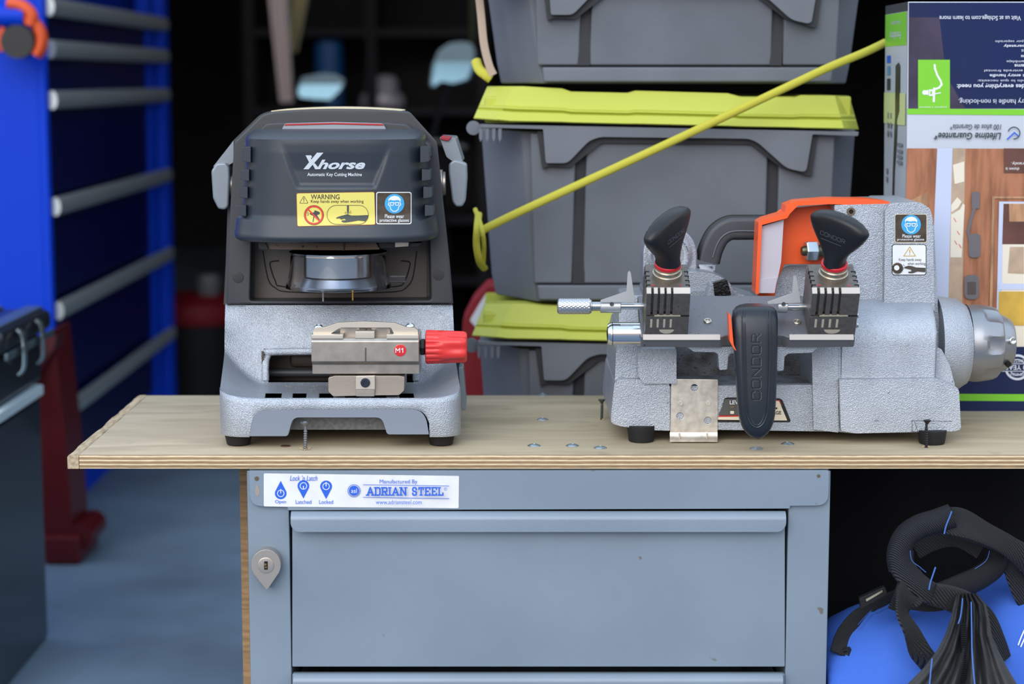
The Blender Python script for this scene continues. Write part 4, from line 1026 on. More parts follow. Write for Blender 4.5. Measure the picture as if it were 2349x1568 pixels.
# ---- tracer stop rod with knurled thumbscrew and two pointed stops ----
ROD = mat('rod_steel', (176,176,176), .22, .95); KNL = mat('knurled', (188,188,190), .3, .85, bump=1.0, bscale=900, kind='knurl')
Yr = .045; zr = W(1400,702,Yr).z; xr = lambda p: W(p,702,Yr).x
R_ = .0098
n_ = 36; nl = 26; secs = []
def kr(an, i): return 1+.028*math.cos(18*an+i*math.pi*.5)+.028*math.cos(18*an-i*math.pi*.5)
L_ = xr(1355)-xr(1278); pr = [(0,0),(R_*.72,0),(R_*.93,.0012)]+[(R_,.0025+(L_-.004)*i/28) for i in range(29)]+[(R_*.9,L_),(0,L_)]
b = new(mat('knurl_metal',(190,190,192),.28,.9)).lathe(pr, (xr(1278),Yr,zr), (1,0,0), 108, mod=lambda a_, i: kr(a_, i) if 3 <= i <= 31 else 1)
rd_ = b.add('knurled_thumbscrew', cr, wn=False)
b = new(ROD).lathe([(0,0),(.0085,0),(.0085,.002),(.006,.003),(.006,xr(1380)-xr(1353)),(.0048,xr(1380)-xr(1353)),(.0045,xr(1480)-xr(1353)),(0,xr(1480)-xr(1353))], (xr(1353),Yr,zr), (1,0,0), 32); b.add('stop_rod', cr); new(ROD).cyl((xr(1806),Yr,zr-.001),(xr(1858),Yr,zr-.001),.0045).add('stop_rod', cr)
ALS = mat('stop_alu', (178,180,182), .4, .6)
def stop(xa_, xb_, fin):
    b = new(ALS); b.lathe([(0,0),(.0074,0),(.0080,.0006),(.0080,xr(xb_)-xr(xa_)-.0006),(.0074,xr(xb_)-xr(xa_)),(0,xr(xb_)-xr(xa_))], (xr(xa_),Yr,zr-.0004), (1,0,0), 36)
    b.ext(rnd(fin,[1,2,1,1,1.5,2,1]), Yr-.0085, Yr-.006, .0004); q = b.add('pointer_stop', cr)
    m = (xa_+xb_)/2+3
    new(DARKP).lathe([(.0026,0),(.0026,.001),(.0012,.0008),(0,.0006)], W(m,697,Yr-.008), (0,-1,0), 16).add('grub_screw', q)
stop(1377,1424, [(1378,688),(1437,668),(1440,625),(1444,621),(1447,625),(1457,692),(1378,693)])
stop(1783,1806, [(1760,692),(1817,672),(1820,636),(1824,632),(1827,636),(1837,694),(1762,697)])
# two small screws beyond the right clamp
for y in (723,745): new(ROD).lathe([(0,0),(.004,0),(.0035,.0025),(0,.003)], W(1964,y,.05), (1,0,0), 20).add('side_screw', cr)
# ---- lever ----
LV = mat('lever_black', (30,36,44), .32, bump=.08, bscale=1200)
def levsec(py, xl, xr_, Y):
    cxp = (xl+xr_)/2; c = W(cxp,py,Y); hw = (xr_-xl)/2/F*(D+Y); th = .013
    return [c+Vector((hw*math.copysign(abs(math.cos(t))**.5, math.cos(t)), -th*math.copysign(abs(math.sin(t))**.62, math.sin(t)), 0)) for t in [k*math.tau/40 for k in range(40)]]
LS = [(698,1708,1752,.030),(700,1696,1766,.024),(704,1688,1776,.019),(712,1681,1782,.014),(730,1678,1784,.009),(770,1681,1784,.006),(820,1683,1783,.004),(870,1687,1782,.002),(920,1690,1780,0),(950,1693,1778,0),(968,1697,1774,0),(982,1703,1768,.001),(992,1711,1760,.003),(999,1720,1750,.007),(1003,1732,1740,.010)]
b = new(LV).loft([levsec(*s_) for s_ in LS]); lev = b.add('lever', DM, 'black lever handle with embossed lettering', wn=False, ang=60)
def levY(py):
    for p, q in zip(LS, LS[1:]):
        if p[0] <= py <= q[0]: return p[3]+(q[3]-p[3])*(py-p[0])/(q[0]-p[0])
    return LS[-1][3]
def onLev(dl): return lambda x, y: W(x, y, levY(y)-.0128-dl)
b = new(LV)
for off, r_ in ((0,.0016),(6,.0013)):
    P = [(1702+off,712),(1703+off,760),(1705+off,850),(1708+off,920),(1712+off,950),(1722+off*.8,972-off*.4),(1736,980-off),(1750-off*.8,972-off*.4),(1760-off,950),(1763-off,920),(1766-off,850),(1767-off,760),(1767-off,712)]
    b.sweep([W(x,y,levY(y)-.0124) for x,y in P], r_, seg=6, smooth=5)
b.add('raised_border', lev)
a = Art(lambda x, y, l: W(x, y, levY(y)-.0130-l)); a.step = .00002
EM = mat('emboss_shade',(12,14,17),.3); EL = mat('emboss_highlight',(92,102,114),.35)  # offset light and dark letters paint the highlight and shade of relief
a.strokes('CONDOR', 1725.8,766.5,1744.8,916.5, 3.6, EL, gap=.42, rot=90)
a.strokes('CONDOR', 1725,766,1744,916, 3.0, EM, gap=.42, rot=90); a.add('embossed_name', lev)
b = new(ORG).ext(rnd([(1671,718),(1676,722),(1683,790),(1690,806),(1684,800),(1674,782)],1), -.004, .016, .0008); b.add('orange_insert', lev)
b = new(SILS); b.sweep([W(1731,716,.03),W(1731,735,.06),W(1731,760,.10)], .011, seg=16, smooth=3); b.add('lever_arm', lev)
# stickers
a = Art(onY(YF+.05)); gogglesign(a, 2052,490,2127,557, 2090,515,22.5, (2070,537,2112,545), (2058,546,2120,553), mat('rim_cream',(200,190,170),.5)); a.add('goggles_label', DM, label='small brown label with blue goggles sign')
a = Art(onY(YF+.05)); a.rect(2046,560,2125,631,INK,6); a.rect(2047.5,561.5,2123.5,629.5,WHITE,5)
gd_ = mat('gold_print',(190,150,50),.5); a.line([(2087,566),(2100,587),(2073,587)],1.6,gd_,True); a.rect(2086,572,2088,580,gd_); a.rect(2086,582,2088,584,gd_)
a.text('Keep hands away', 2062,592,2114,600, K); a.text('when working', 2082,601,2123,609, K)
a.poly([(2059+ (14 if i%2 else 11.6)*math.cos(i*math.pi/20), 615+(14 if i%2 else 11.6)*math.sin(i*math.pi/20)) for i in range(40)], LB); a.poly(circ(2057,614,6),WHITE)
a.line([(2072,606),(2075,609)],.8,gk); a.line([(2072,616),(2075,613)],.8,gk)
a.poly([(2074,612),(2084,609),(2092,610),(2101,613),(2123,614),(2123,624),(2105,622),(2094,626),(2085,626),(2083,623),(2091,622),(2090,618),(2082,616),(2076,615)], mat('label_grey2',(70,62,56),.5)); a.add('hands_label', DM, label='white label with saw wheel and hand pictogram')
a = Art(onY(YF+.004)); CRM = mat('cream_print',(226,212,186),.5); GP = mat('plate_grey',(84,84,80),.45)
a.poly(rnd([(1645,968),(1662,913),(1668,911),(1788,913),(1795,917),(1814,965),(1811,968)],[4,3,3,3,3,4,2]), INK)
a.poly(rnd([(1648,952),(1663,915),(1700,914),(1710,951)],2), GP); a.poly([(1648,953),(1712,952),(1712,954.5),(1648,955.5)],RED); a.poly([(1647,956),(1712,955),(1712,963),(1647,962)],CRM)
a.poly(rnd([(1700,919),(1787,919),(1806,964),(1700,963)],2),CRM); a.line([(1770,918),(1788,918),(1793,930)],1.2,RED)
a.text('LEVEL', 1674,918,1706,927, WHITE, bold=.02); a.rect(1675,942,1684,949,CRM,2); a.rect(1675,931,1684,935,mat('brown_print',(120,100,70),.5),1)
a.text('LARGE', 1762,942,1792,950, INK, bold=.012); a.rect(1779,934,1783,938,INK); a.add('level_plate', DM, label='trapezoid plate reading LEVEL and LARGE')
# pen marks on the casting near the screw
a = Art(onY(YF-.012)); pen = mat('pen_mark',(60,60,66),.6)
for P in ([(2091,964),(2130,965),(2184,966)],[(2092,964),(2093,990)],[(2098,966),(2106,990)],[(2091,989),(2148,991)],[(2006,965),(2016,964)],[(2038,902),(2041,898)]): a.line(P,.9,pen)
a.add('pen_marks', DM)
# rubber feet
for px, fy, zt2 in ((1471,.094,984),(1520,.29,984),(2138,.078,990),(2110,.28,990)):
    X = W(px, 1000, fy).x; z2 = W(px, zt2, YF).z-ZB+.004
    new(RUB).lathe([(.0155,0),(.0165,.001),(.0185,z2*.8),(.0185,z2),(0,z2)], (X,fy,ZB+.0004), (0,0,1), 40).add('foot', DM)
# ---- loose punched bracket leaning on the machine ----
GAL = mat('galvanised', (226,216,200), .34, .6, var=.14, vscale=90, bump=.2, bscale=120)
p0 = WZ(1592,1013,ZB); yb = p0.y
BK = thing('metal_bracket', 'small galvanised punched metal plate leaning against front of silver machine', 'bracket', (p0.x,yb,ZB))
b = new(GAL); hs = [circ(1593,889,8.5,20), circ(1560,954,8.5,20), circ(1624,964,8.5,20)]
b.holed(rnd([(1540,869),(1647,870),(1646,995),(1537,992)],3), hs, yb-.001, yb+.0005, .0003, 1)
for x, y in ((1561,925),(1625,925)): b.lathe([(.0036,0),(.0034,.0009),(.0018,.001),(.001,.0002),(0,.0002)], W(x,y,yb-.001), (0,-1,0), 18)
S = []
for x in (1536.5,1646):
    S.append([W(x,991,yb-.0010), W(x,998,yb-.0025), W(x,1006,yb-.005), W(x,1011,yb-.010), W(x,1013,yb-.010), W(x,1008,yb-.0035), W(x,1000,yb-.0008), W(x,991,yb+.0005)])
b.loft(S)
for x in (1559,1622): b.ext([(x-2,993),(x+2,993),(x+1,1008),(x-1,1008)], yb-.006, yb-.002, .0006)
b.add('plate', BK)
# ================= stacked totes behind the board =================
TG = mat('tote_grey', (104,109,118), .55, bump=.15, bscale=300, var=.08, vscale=8); TD = mat('tote_shade', (40,42,48), .55); LIME = mat('tote_lime', (178,184,70), .45, bump=.08, bscale=300)
YT_ = .50
def tote(dx, dy, bot, label, hidden_top=False, right=True):
    """outline coordinates of the middle tote, moved by dx, dy px; bot = px row of the tote's base"""
    T_ = lambda P: [(x+dx, y+dy) for x, y in P]
    oo = W(1530+dx, bot, YT_+.1)
    t = thing('storage_tote', label, 'tote', (oo.x, YT_+.15, oo.z), 'grey storage totes with lime lids in one stack')
    b = new(TG)
    xb0, xb1 = 1140+dx, 1935+dx
    # core with chamfered corners, tapering down
    def ring(py, x0, x1, y0, ch, y1=YT_+.34):
        ch = .10
        z = W(1500,py,y0).z; X0 = W(x0,py,y0+ch).x; X1 = W(x1,py,y0+ch).x; c = .062
        return [(X0,y0+ch,z),(X0+c,y0,z),(X1-c,y0,z),(X1,y0+ch,z),(X1,y1,z),(X0,y1,z)]
    b.loft([ring(bot,1138+dx,1928+dx,YT_+.05,.055), ring(bot-50,1128+dx,1938+dx,YT_+.047,.055), ring(300+dy,1104+dx,1962+dx,YT_+.035,.055)], bev=.003)
    # front panels that leave two vertical grooves; their recess shade is coloured in
    sl = (bot-300-dy)/395.
    for p0, p1, q0, q1 in ((1216,1322,1226,1312),(1346,1763,1337,1753),(1789,1916,1779,1900)):
        b.prism([W(p0+dx,305+dy,YT_+.02), W(p1+dx,305+dy,YT_+.02), W(p1+(q1-p1)*sl+dx,bot-42,YT_+.034), W(q0+(p0-q0)*(1-sl)+dx,bot-42,YT_+.034)], (0,.022,0), .003)
    b.ext([(1232+dx,bot-38),(1900+dx,bot-38),(1896+dx,bot-4),(1236+dx,bot-4)], YT_+.03, YT_+.06, .003)
    body_ = b.add('tub', t)
    for x in (1334, 1776): b = new(TD).ext([(x-14+dx,310+dy),(x+14+dx,310+dy),(x+7+dx,bot-42),(x-21+dx,bot-42)] if x < 1500 else [(x-14+dx,310+dy),(x+14+dx,310+dy),(x+5+dx,bot-42),(x-23+dx,bot-42)], YT_+.033, YT_+.05); b.add('groove_shade', body_)
    # rim with trapezoid apron
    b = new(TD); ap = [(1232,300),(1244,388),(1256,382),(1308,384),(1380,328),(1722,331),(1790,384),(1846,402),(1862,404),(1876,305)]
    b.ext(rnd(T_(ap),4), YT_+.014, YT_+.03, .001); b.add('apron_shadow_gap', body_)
    b = new(TG); ap = [(1100,285),(1970,302),(1968,312),(1864,308),(1850,390),(1842,394),(1805,386),(1738,326),(1716,318),(1378,314),(1352,322),(1306,370),(1296,374),(1252,374),(1246,296),(1102,292)]
    b.ext(rnd(T_(ap),[2,2,3,3,5,5,14,14,8,8,14,14,6,5,3,3]), YT_+.002, YT_+.024, .003); b.add('rim', t)
    # hinge knuckles on the left
    b = new(TG); c = W(1086+dx,293+dy,YT_+.03); b.lathe([(.006,-.004),(.0105,-.003),(.0105,.008),(0,.008)], c, (0,-1,0), 24)
    for x in (1103,1118,1133,1147): b.ext(rnd(T_([(x-4,290),(x+4,290),(x+3,318),(x-1,326),(x-4,316)]),2), YT_+.004, YT_+.02, .001)
    b.add('hinge', t)
    # lime lid, sloping front with stepped top edge
    top = [(1118,198),(1178,198),(1200,198),(1290,203),(1310,210),(1440,213),(1458,208),(1670,214),(1700,222),(1820,224),(1838,218),(1915,219),(1948,220)]
    bo = [(1086,272),(1140,276),(1170,279),(1290,281),(1310,282),(1440,285),(1458,285),(1670,290),(1700,291),(1820,293),(1838,294),(1936,296),(1970,297)]
    S = []
    for (x0,y0),(x1,y1) in zip(top, bo):
        x0 += dx; x1 += dx; y0 += dy; y1 += dy
        pb = {1118:.05,1948:.05}.get(x0-dx, 0)
        m = lambda f: (x0+(x1-x0)*f, y0+(y1-y0)*f)
        a0 = W(*m(0),YT_+.040+pb); S.append([a0+Vector((0,.04,0)), a0, W(*m(.56),YT_+.024+pb), W(*m(.60),YT_+.012+pb), W(*m(.64),YT_+.010+pb), W(*m(.70),YT_+.014+pb), W(*m(.74),YT_+.006+pb), W(*m(.97),YT_-.002+pb), W(*m(1.0),YT_+pb), W(*m(1.0),YT_+.03+pb)])
    b = new(LIME); b.loft(S, bev=0)
    zt2 = W(1500,218+dy,YT_+.04).z; zb2 = W(1500,290+dy,YT_).z
    b.box((W(1112+dx,250,YT_+.06).x, YT_+.05, zb2+.004), (W(1950+dx,250,YT_+.06).x, YT_+.34, zt2-.002), .003)
    b.add('lid', t, 'bright lime lid', ang=30); return t
tote(12,-340,192,'grey tote at the top of the stack, its lid above the picture')
tote(0,0,692,'grey tote with lime lid in mid stack, crossed by yellow cord')
tote(-4,498,1190,'lowest grey tote, its lime lid at height of silver machine')
# crate that carries the stack
c0 = W(1140,1195,YT_+.04); CR = mat('crate_black',(16,17,20),.7)
cr_ = thing('plastic_crate', 'black crate on the floor carrying the stack of totes', 'crate', (.2,YT_+.2,0))
zt3 = W(1520,1190,YT_+.05).z
b = new(CR).box((c0.x-.02,YT_+.03,.02),(W(1960,1195,YT_+.04).x,YT_+.36,zt3-.001),.004); 
b.box((c0.x,YT_+.05,0),(W(1940,1195,YT_+.04).x,YT_+.34,.02)); b.add('box', cr_)
b = new(mat('crate_edge',(28,30,34),.6)).box((c0.x-.024,YT_+.024,zt3-.03),(W(1964,1195,YT_+.04).x,YT_+.03,zt3-.006),.002); b.add('rim', cr_)
# ---------------- yellow cord ----------------
YC_ = mat('cord_yellow', (196,190,66), .65, bump=.6, bscale=260, kind='weave')
b = new(YC_)
pts = [W(x,y,Y) for x,y,Y in ((1098,532,.478),(1200,482,.468),(1400,390,.464),(1600,297,.462),(1800,202,.462),(1900,155,.468),(1984,120,.49),(2030,98,.53))]
b.sweep(pts, .0062, .005, seg=12, smooth=6)
b.sweep([W(x,y,Y) for x,y,Y in ((1098,490,.53),(1095,520,.475),(1093,560,.474),(1100,600,.49),(1112,616,.54))], .0055, .0035, seg=10)
b.sweep([W(x,y,Y) for x,y,Y in ((1090,480,.55),(1104,520,.47),(1110,560,.476),(1108,612,.52))], .0035, .003, seg=10)
tag(b.add('bungee_cord', origin=tuple(W(1098,560,.478))), 'yellow cord stretched diagonally across the grey totes', 'cord')
b = new(YC_); b.sweep([W(x,y,Y) for x,y,Y in ((1092,140,.60),(1100,160,.585),(1115,172,.575),(1126,180,.575))], .008, .006, seg=12); tag(b.add('cord_hook', origin=tuple(W(1100,160,.59))), 'short yellow hook beside left edge of top tote', 'hook')
b = new(mat('strap_beige',(176,156,140),.7)).sweep([W(x,y,.57) for x,y in ((1098,-20),(1104,40),(1110,100),(1122,150),(1132,172))], .006, .002, seg=10, flat=True); tag(b.add('webbing_strap', origin=tuple(W(1100,0,.57))), 'pale beige strap hanging down left side of top tote', 'strap')
# ================= printed carton =================
BX = thing('cardboard_carton', 'upside down printed door handleset carton standing behind silver machine at right', 'carton', (W(2330,945,.335).x,.45,ZB))
YB0 = .335
fx0 = W(2073,945,YB0).x; zt4 = W(2080,4,YB0).z; fx1 = fx0+.43
fx0t = W(2083,10,YB0).x
NAVY = mat('carton_navy', (13,32,80), .45, var=.35, vscale=5, c2=(24,36,70), spec=.3); GRN = mat('carton_green',(120,196,50),.35); CW = mat('carton_white',(182,189,200),.5,spec=.3); CSD = mat('carton_side',(178,186,198),.45,var=.05,vscale=10)
yb4 = YB0+.163
b = new(CW); b.prism([(fx0,YB0,ZB+.001),(fx1,YB0,ZB+.001),(fx1,YB0,zt4),(fx0t,YB0,zt4)], (0,.163,0), .0012)
b.add('box', BX, wn=False)
fn = onY(YB0); a = Art(fn); R2 = 2585
def fl(y): return 2083-(y-10)*.0107     # left edge of the front in px
a.poly([(fl(10)+2,6),(R2,6),(R2,249),(fl(249)+3,249)], NAVY)
a.poly([(fl(10)+2,40),(2155,40),(2165,130),(2180,190),(2215,249),(fl(249)+3,249)], mat('carton_plum',(62,54,78),.4,var=.3,vscale=20))
a.poly([(fl(249)+1,249),(R2,252),(R2,266),(fl(262)+1,262)], GRN)
a.rect(2106,137,2179,250,GRN)
a.line([(2144,149),(2145,158),(2150,172),(2158,186),(2160,194),(2154,201),(2146,204)],4.5,WHITE); a.line([(2143,203),(2142,232)],5,WHITE); a.poly(circ(2121,212,5.5),WHITE); a.poly([(2121,208),(2130,206),(2130,218),(2121,216)],WHITE); a.rect(2131,205,2141,220,WHITE); a.rect(2134,209,2138,216,GRN); a.line([(2146,215),(2157,213)],2.5,WHITE)
a.text('exterior | interior', 2108,243,2172,248, WHITE, rot=180)
PW = mat('carton_print',(208,214,228),.4)
for st, bx, bd in (('Visit us at Schlage.com to learn more',(2155,33,2342,47),.008),('Se vende por separado',(2283,91,2395,98),0),('Sold separately',(2302,101,2396,109),.02),('Los items',(2343,113,2392,121),0),('Assembly items',(2342,124,2420,133),.02),
    ('Requiere ensamblaje',(2309,137,2420,144),0),('Other items',(2327,147,2400,155),.02),('Completa para entrada frontal',(2258,158,2440,165),0),('Handle for front entry handle',(2270,168,2440,177),.02),('Incluye todo lo que necesita:',(2243,181,2402,188),0),('Includes everything you need:',(2195,190,2380,203),.02),('Front entry handle is non-locking.',(2199,224,2405,239),0)):
    a.text(st, *bx, PW, rot=180, bold=bd)
GI = mat('carton_ink',(50,58,64),.5)
a.text('100 a\u00f1os de Garant\u00eda*', 2179,285,2297,298, GI, rot=180, shear=.2, bold=.01); a.text('Lifetime Guarantee*', 2142,304,2297,321, GI, rot=180, shear=.25, bold=.02)
a.line([(2326+13.5*math.cos(math.radians(t)),305+13.5*math.sin(math.radians(t))) for t in range(-160,100,12)],2.4,GI); a.line([(2311,319),(2327,304),(2335,311)],3.2,BLUEINK)
# photograph of a wooden entry door
DW = mat('print_door', (168,112,82), .45, var=.35, vscale=14, stretch=(8,1,1), c2=(132,84,58)); DW2 = mat('print_door_light',(184,140,104),.45,var=.25,vscale=20,stretch=(6,1,1)); DWD = mat('print_maroon',(98,62,54),.45,var=.2,vscale=30)
PLB = mat('print_blue_white',(186,196,222),.4); PCR = mat('print_cream',(220,212,196),.45); PTN = mat('print_tan',(190,166,142),.45,var=.15,vscale=30); PSV = mat('print_handle',(112,108,112),.35,.3)
a.poly([(fl(340)+1,340),(R2,342),(R2,808),(2070,808)], DW)
a.poly([(2066,470),(2128,440),(2118,808),(2064,808)], DW2)
a.poly([(2150,340),(2185,340),(2172,808),(2130,808)], PLB)
a.poly([(2185,340),(2215,340),(2205,808),(2172,808)], PTN); a.poly([(2186,378),(2212,370),(2212,416),(2190,422)], PCR); a.poly([(2182,470),(2196,452),(2213,470),(2206,590),(2180,590)], PCR)
a.line([(2184,488),(2200,478),(2209,462)],5,PTN)
for x, y in ((2188,500),(2196,530),(2190,552),(2200,560)): a.line([(x,y),(x+5,y+8)],1.5,RED)
a.poly([(2303,340),(R2,342),(R2,398),(2303,396)], DWD); a.text('shown is', 2307,384,2338,391, WHITE, rot=180); a.text('separately.', 2320,370,2370,379, WHITE, rot=180)
a.poly([(2276,450),(R2,452),(R2,456),(2282,455),(2274,808),(2268,808)], DW2)
a.poly([(2292,462),(R2,464),(R2,808),(2284,808)], PLB)
a.poly([(2301,466),(R2,468),(R2,808),(2297,808)], PCR)
a.poly([(2302,467),(R2,468),(R2,560),(2299,560)], DWD); a.poly([(2315,467),(R2,468),(R2,508),(2315,508)], DW2); a.poly([(2317,566),(2349,566),(2349,628),(2312,626)], PTN)
a.poly([(2292,650),(R2,652),(R2,664),(2291,664)],PLB); YW_ = mat('print_ochre',(206,168,70),.45,var=.15,vscale=30); a.poly([(2291,668),(R2,670),(R2,748),(2290,746)],YW_)
a.rect(2229,440,2247,478,PSV,2); a.line([(2236,444),(2238,468),(2228,500),(2221,530),(2226,556),(2236,566)],7,PSV); a.rect(2222,536,2249,590,PSV,8); a.poly(circ(2233,582,9),PSV)
a.rect(2212,630,2246,686,PSV,12); a.rect(2219,646,2239,676,mat('print_handle_dark',(80,70,70),.4),3)
# navy base, green stripe, seal
a.poly([(2066,795),(R2,795),(R2,945),(2064,944)], NAVY); a.poly([(2065,902),(R2,905),(R2,921),(2065,918)], GRN)
a.ring(2334,842,27,5,PW); a.ring(2334,842,18,2,PW); a.poly([(2298,834),(2372,834),(2372,851),(2298,851)],NAVY); a.line([(2298,834),(2372,834)],1.5,PW); a.line([(2298,851),(2372,851)],1.5,PW)
a.text('100 YEAR', 2303,837,2368,848, PW, rot=180, bold=.02); a.text('LIMITED',2316,824,2352,831,PW,rot=180); a.text('FINISH',2318,855,2350,862,PW,rot=180)
a.add('front_print', BX)
# left side of the carton
def onSide(x, y, l):
    # x 0..1 from back edge to front edge, y px row along the front edge
    p = W(fl(y), y, YB0); return Vector((p.x-l, YB0+.163*(1-x), p.z))
def Sd(x, y): return (x, y)
a = Art(onSide); a.rect(.0,8,1,944,CSD); a.rect(0,4,1,25,mat('carton_tape',(60,62,64),.3)); a.rect(0,26,.97,103,GRN)
def stext(st, x0, y0, x1, y1, m, bold=0): a.text(st, x0,y0,x1,y1, m, rot=180, bold=bold)
stext('FrontEntry', .22,64,.72,87, CW, .02); stext('Handleset', .28,44,.7,54, CW)
a.rect(.10,125,.28,143,BLUEINK); a.rect(.12,150,.27,172,mat('swatch_blue',(90,140,180),.5)); a.rect(.12,180,.28,208,GI)
a.rect(0,214,.97,288,mat('side_lime_tint',(196,206,150),.45))
a.poly([(.52,150),(.66,142),(.72,150),(.72,255),(.62,278),(.60,330),(.52,400),(.50,470),(.42,470),(.44,400),(.50,300),(.52,270)], mat('side_handle_dark',(60,62,50),.4,var=.4,vscale=30)); 
for i, (u,v) in enumerate(((.35,262),(.22,262),(.35,285),(.22,285),(.35,305),(.22,305),(.2,395),(.2,415))): a.rect(u-.04,v,u+.02,v+14,mat('side_type',(120,126,134),.5))
for v in (330,345,358,371): a.rect(.66,v,.88,v+8,MC['side_type'])
a.add('side_print', BX)
# ================= tall blue tool chest, its drawers facing right =================
BL = mat('chest_blue', (0,56,188), .5, spec=.2, bump=.05, bscale=200); BLD = mat('drawer_blue',(4,10,62),.4,spec=.3)
nb = WZ(140,1262,0); xF = nb.x; yN = nb.y; yF = xF*F/(392-CX)*1.0-D; hC = 1.72
TC = thing('tool_chest', 'tall blue tool chest with bright horizontal drawer pulls, at far left', 'tool chest', (xF-.35,(yN+yF)/2,0))
b = new(BL); b.box((xF-1.1,yN,.0),(xF-.012,yN+.03,hC),.012,3); b.box((xF-1.1,yF-.03,0),(xF-.012,yF,hC),.006)
b.box((xF-1.1,yN+.03,.0),(xF-.08,yF-.03,.14)); b.box((xF-1.1,yN+.02,hC-.03),(xF-.01,yF,hC)); b.box((xF-1.1,yN+.03,.1),(xF-1.05,yF-.03,hC-.03))
b.box((xF-.06,yF-.10,.0),(xF+.006,yF-.002,hC),.008); b.box((xF-.05,yF-.24,.0),(xF-.012,yF-.16,hC),.004)
b.box((xF-.06,yN+.002,0),(xF-.002,yN+.035,hC),.006)
b.add('carcass', TC)
ds = [W(140,y,yN).z for y in (14,112,230,476,716)]
zprev = ds[0]+.12
PULL = mat('pull_steel',(196,206,208),.4,.8)
for i, z in enumerate(ds+[ds[-1]-.24]):
    zlow = (ds+[ds[-1]-.24, .15])[i+1]+.022 if i < 5 else .16
    b = new(BLD).box((xF-.06,yN+.04,zlow),(xF-.022,yF-.10,z+.012),.004); d = b.add('drawer', TC)
    b = new(PULL); y0, y1 = yN+.03, yF-.05
    b.sweep([(xF+.004,y0,z),(xF+.004,y1,z)], .021, .012, nrm=(1,0,0), seg=16, smooth=0); b.add('pull', d)
# orange and black hose clamp on a blue bar at the chest's side
YN2 = yN-.09
OC = mat('clamp_orange',(206,78,30),.5); HC = thing('hanging_hose_clamp', 'orange and black round clamp on blue bar hanging by tool chest', 'clamp', tuple(W(50,80,YN2)))
b = new(OC); b.sweep([W(50+46*math.cos(math.radians(t)),92+50*math.sin(math.radians(t)),YN2) for t in range(-100,60,16)], .013, .018, seg=12, smooth=3)
b.sweep([W(50+46*math.cos(math.radians(t)),92+50*math.sin(math.radians(t)),YN2) for t in range(150,215,16)], .010, .016, seg=12, smooth=3); b.sweep([W(x,y,YN2-.01) for x,y in ((18,8),(50,14),(72,34),(70,58))], .014, .016, seg=12); b.add('jaw', HC)
b = new(BLK); b.lathe([(0,-.02),(.036,-.02),(.036,.02),(.030,.024),(0,.024)], W(44,96,YN2), (0,1,0), 32); b.add('hub', HC)
b = new(BL); b.cyl(W(-60,34,YN2), W(58,38,YN2), .026, 28); b.add('bar', HC)
# ================= red jack, black tool cart and case in the left foreground =================
RJ = mat('jack_red', (74,3,12), .45, coat=.1)
bj = WZ(140,1262,0); Yj = yN-.12
JK = thing('floor_jack', 'tall dark red jack standing on floor between blue chest and black cart', 'jack', (WZ(150,1255,0).x,Yj,0))
zj = lambda py: W(150,py,Yj).z; xj = lambda px: W(px,1100,Yj).x
b = new(RJ); b.ext(rnd([(96,770),(122,755),(150,1000),(168,1225),(168,1262),(100,1262),(60,900)],4), Yj, Yj+.16, .008); b.box((xj(98),Yj-.02,0),(xj(184),Yj+.18,zj(1225)),.01); b.cyl((xj(178),Yj+.0,zj(1232)),(xj(178),Yj+.15,zj(1232)),.03,24); b.add('frame', JK)
b = new(mat('jack_dark',(60,12,20),.5)).ext(rnd([(40,880),(130,765),(124,800),(60,900)],3), Yj-.02, Yj+.05, .004); b.add('arm', JK)
new(mat('jack_pin',(110,104,92),.35,.8)).cyl(W(68,792,Yj-.06), W(74,920,Yj-.06), .014, 20).add('pin', JK)
KT = mat('cart_black', (24,30,40), .3, coat=.3)
xk = WZ(112,1462,0).x; yk1 = WZ(112,1462,0).y; yk0 = xk*F/(-60-CX)-D
zk1 = W(92,882,yk1).z
TCt = thing('tool_cart', 'low glossy black tool cart with lit top edge, nearest at left', 'tool cart', (xk-.4,(yk0+yk1)/2,0))
b = new(KT); b.box((xk-.9,yk0,.0),(xk,yk1,zk1-.02),.01); b.add('carcass', TCt)
b = new(mat('cart_top',(38,74,170),.25,coat=.4)).box((xk-.9,yk0-.01,zk1-.02),(xk-.012,yk1+.004,zk1-.004),.004); b.add('top', TCt)
b = new(mat('cart_lit_edge',(200,220,226),.35)).box((xk-.014,yk0-.01,zk1-.02),(xk+.004,yk1+.006,zk1),.003); b.add('lit_edge', TCt)  # pale strip paints the light caught along the cart's top edge
# black case with ribs and bright latches on top of the cart, open lid line
yc0, yc1 = yk0+.12, yk1+.05; zc0 = zk1; CS = mat('case_black',(26,30,38),.35,coat=.3)
xc1 = xk+.012
CA = thing('tool_case', 'black hard case with two bright latches lying on the black cart', 'case', (xc1-.3,(yc0+yc1)/2,zc0))
zc1 = W(98,708,yc1).z
b = new(CS); b.box((xc1-.6,yc0,zc0),(xc1-.02,yc1,zc1-.045),.012,3); b.box((xc1-.6,yc0-.005,zc1-.04),(xc1,yc1+.01,zc1),.014,3); b.add('shell', CA)
b = new(mat('case_rib',(76,92,100),.3,.3))
b.box((xc1-.002,yc0,zc1-.052),(xc1+.006,yc1,zc1-.038),.003); b.box((xc1-.05,yc0,zc1-.001),(xc1-.015,yc1,zc1+.006),.003); b.box((xc1-.12,yc0,zc1-.001),(xc1-.09,yc1,zc1+.006),.003); b.add('rib', CA)
LTC = mat('latch_bright',(190,206,206),.15,.9)
for f in (.22,.62):
    y = yc0+(yc1-yc0)*f; b = new(LTC); b.sweep([(xc1+.004,y,zc1-.005),(xc1+.014,y,zc1-.02),(xc1+.014,y,zc1-.07),(xc1+.004,y,zc1-.085)], .011, .004, nrm=(1,0,0), seg=10, smooth=4); b.add('latch', CA)
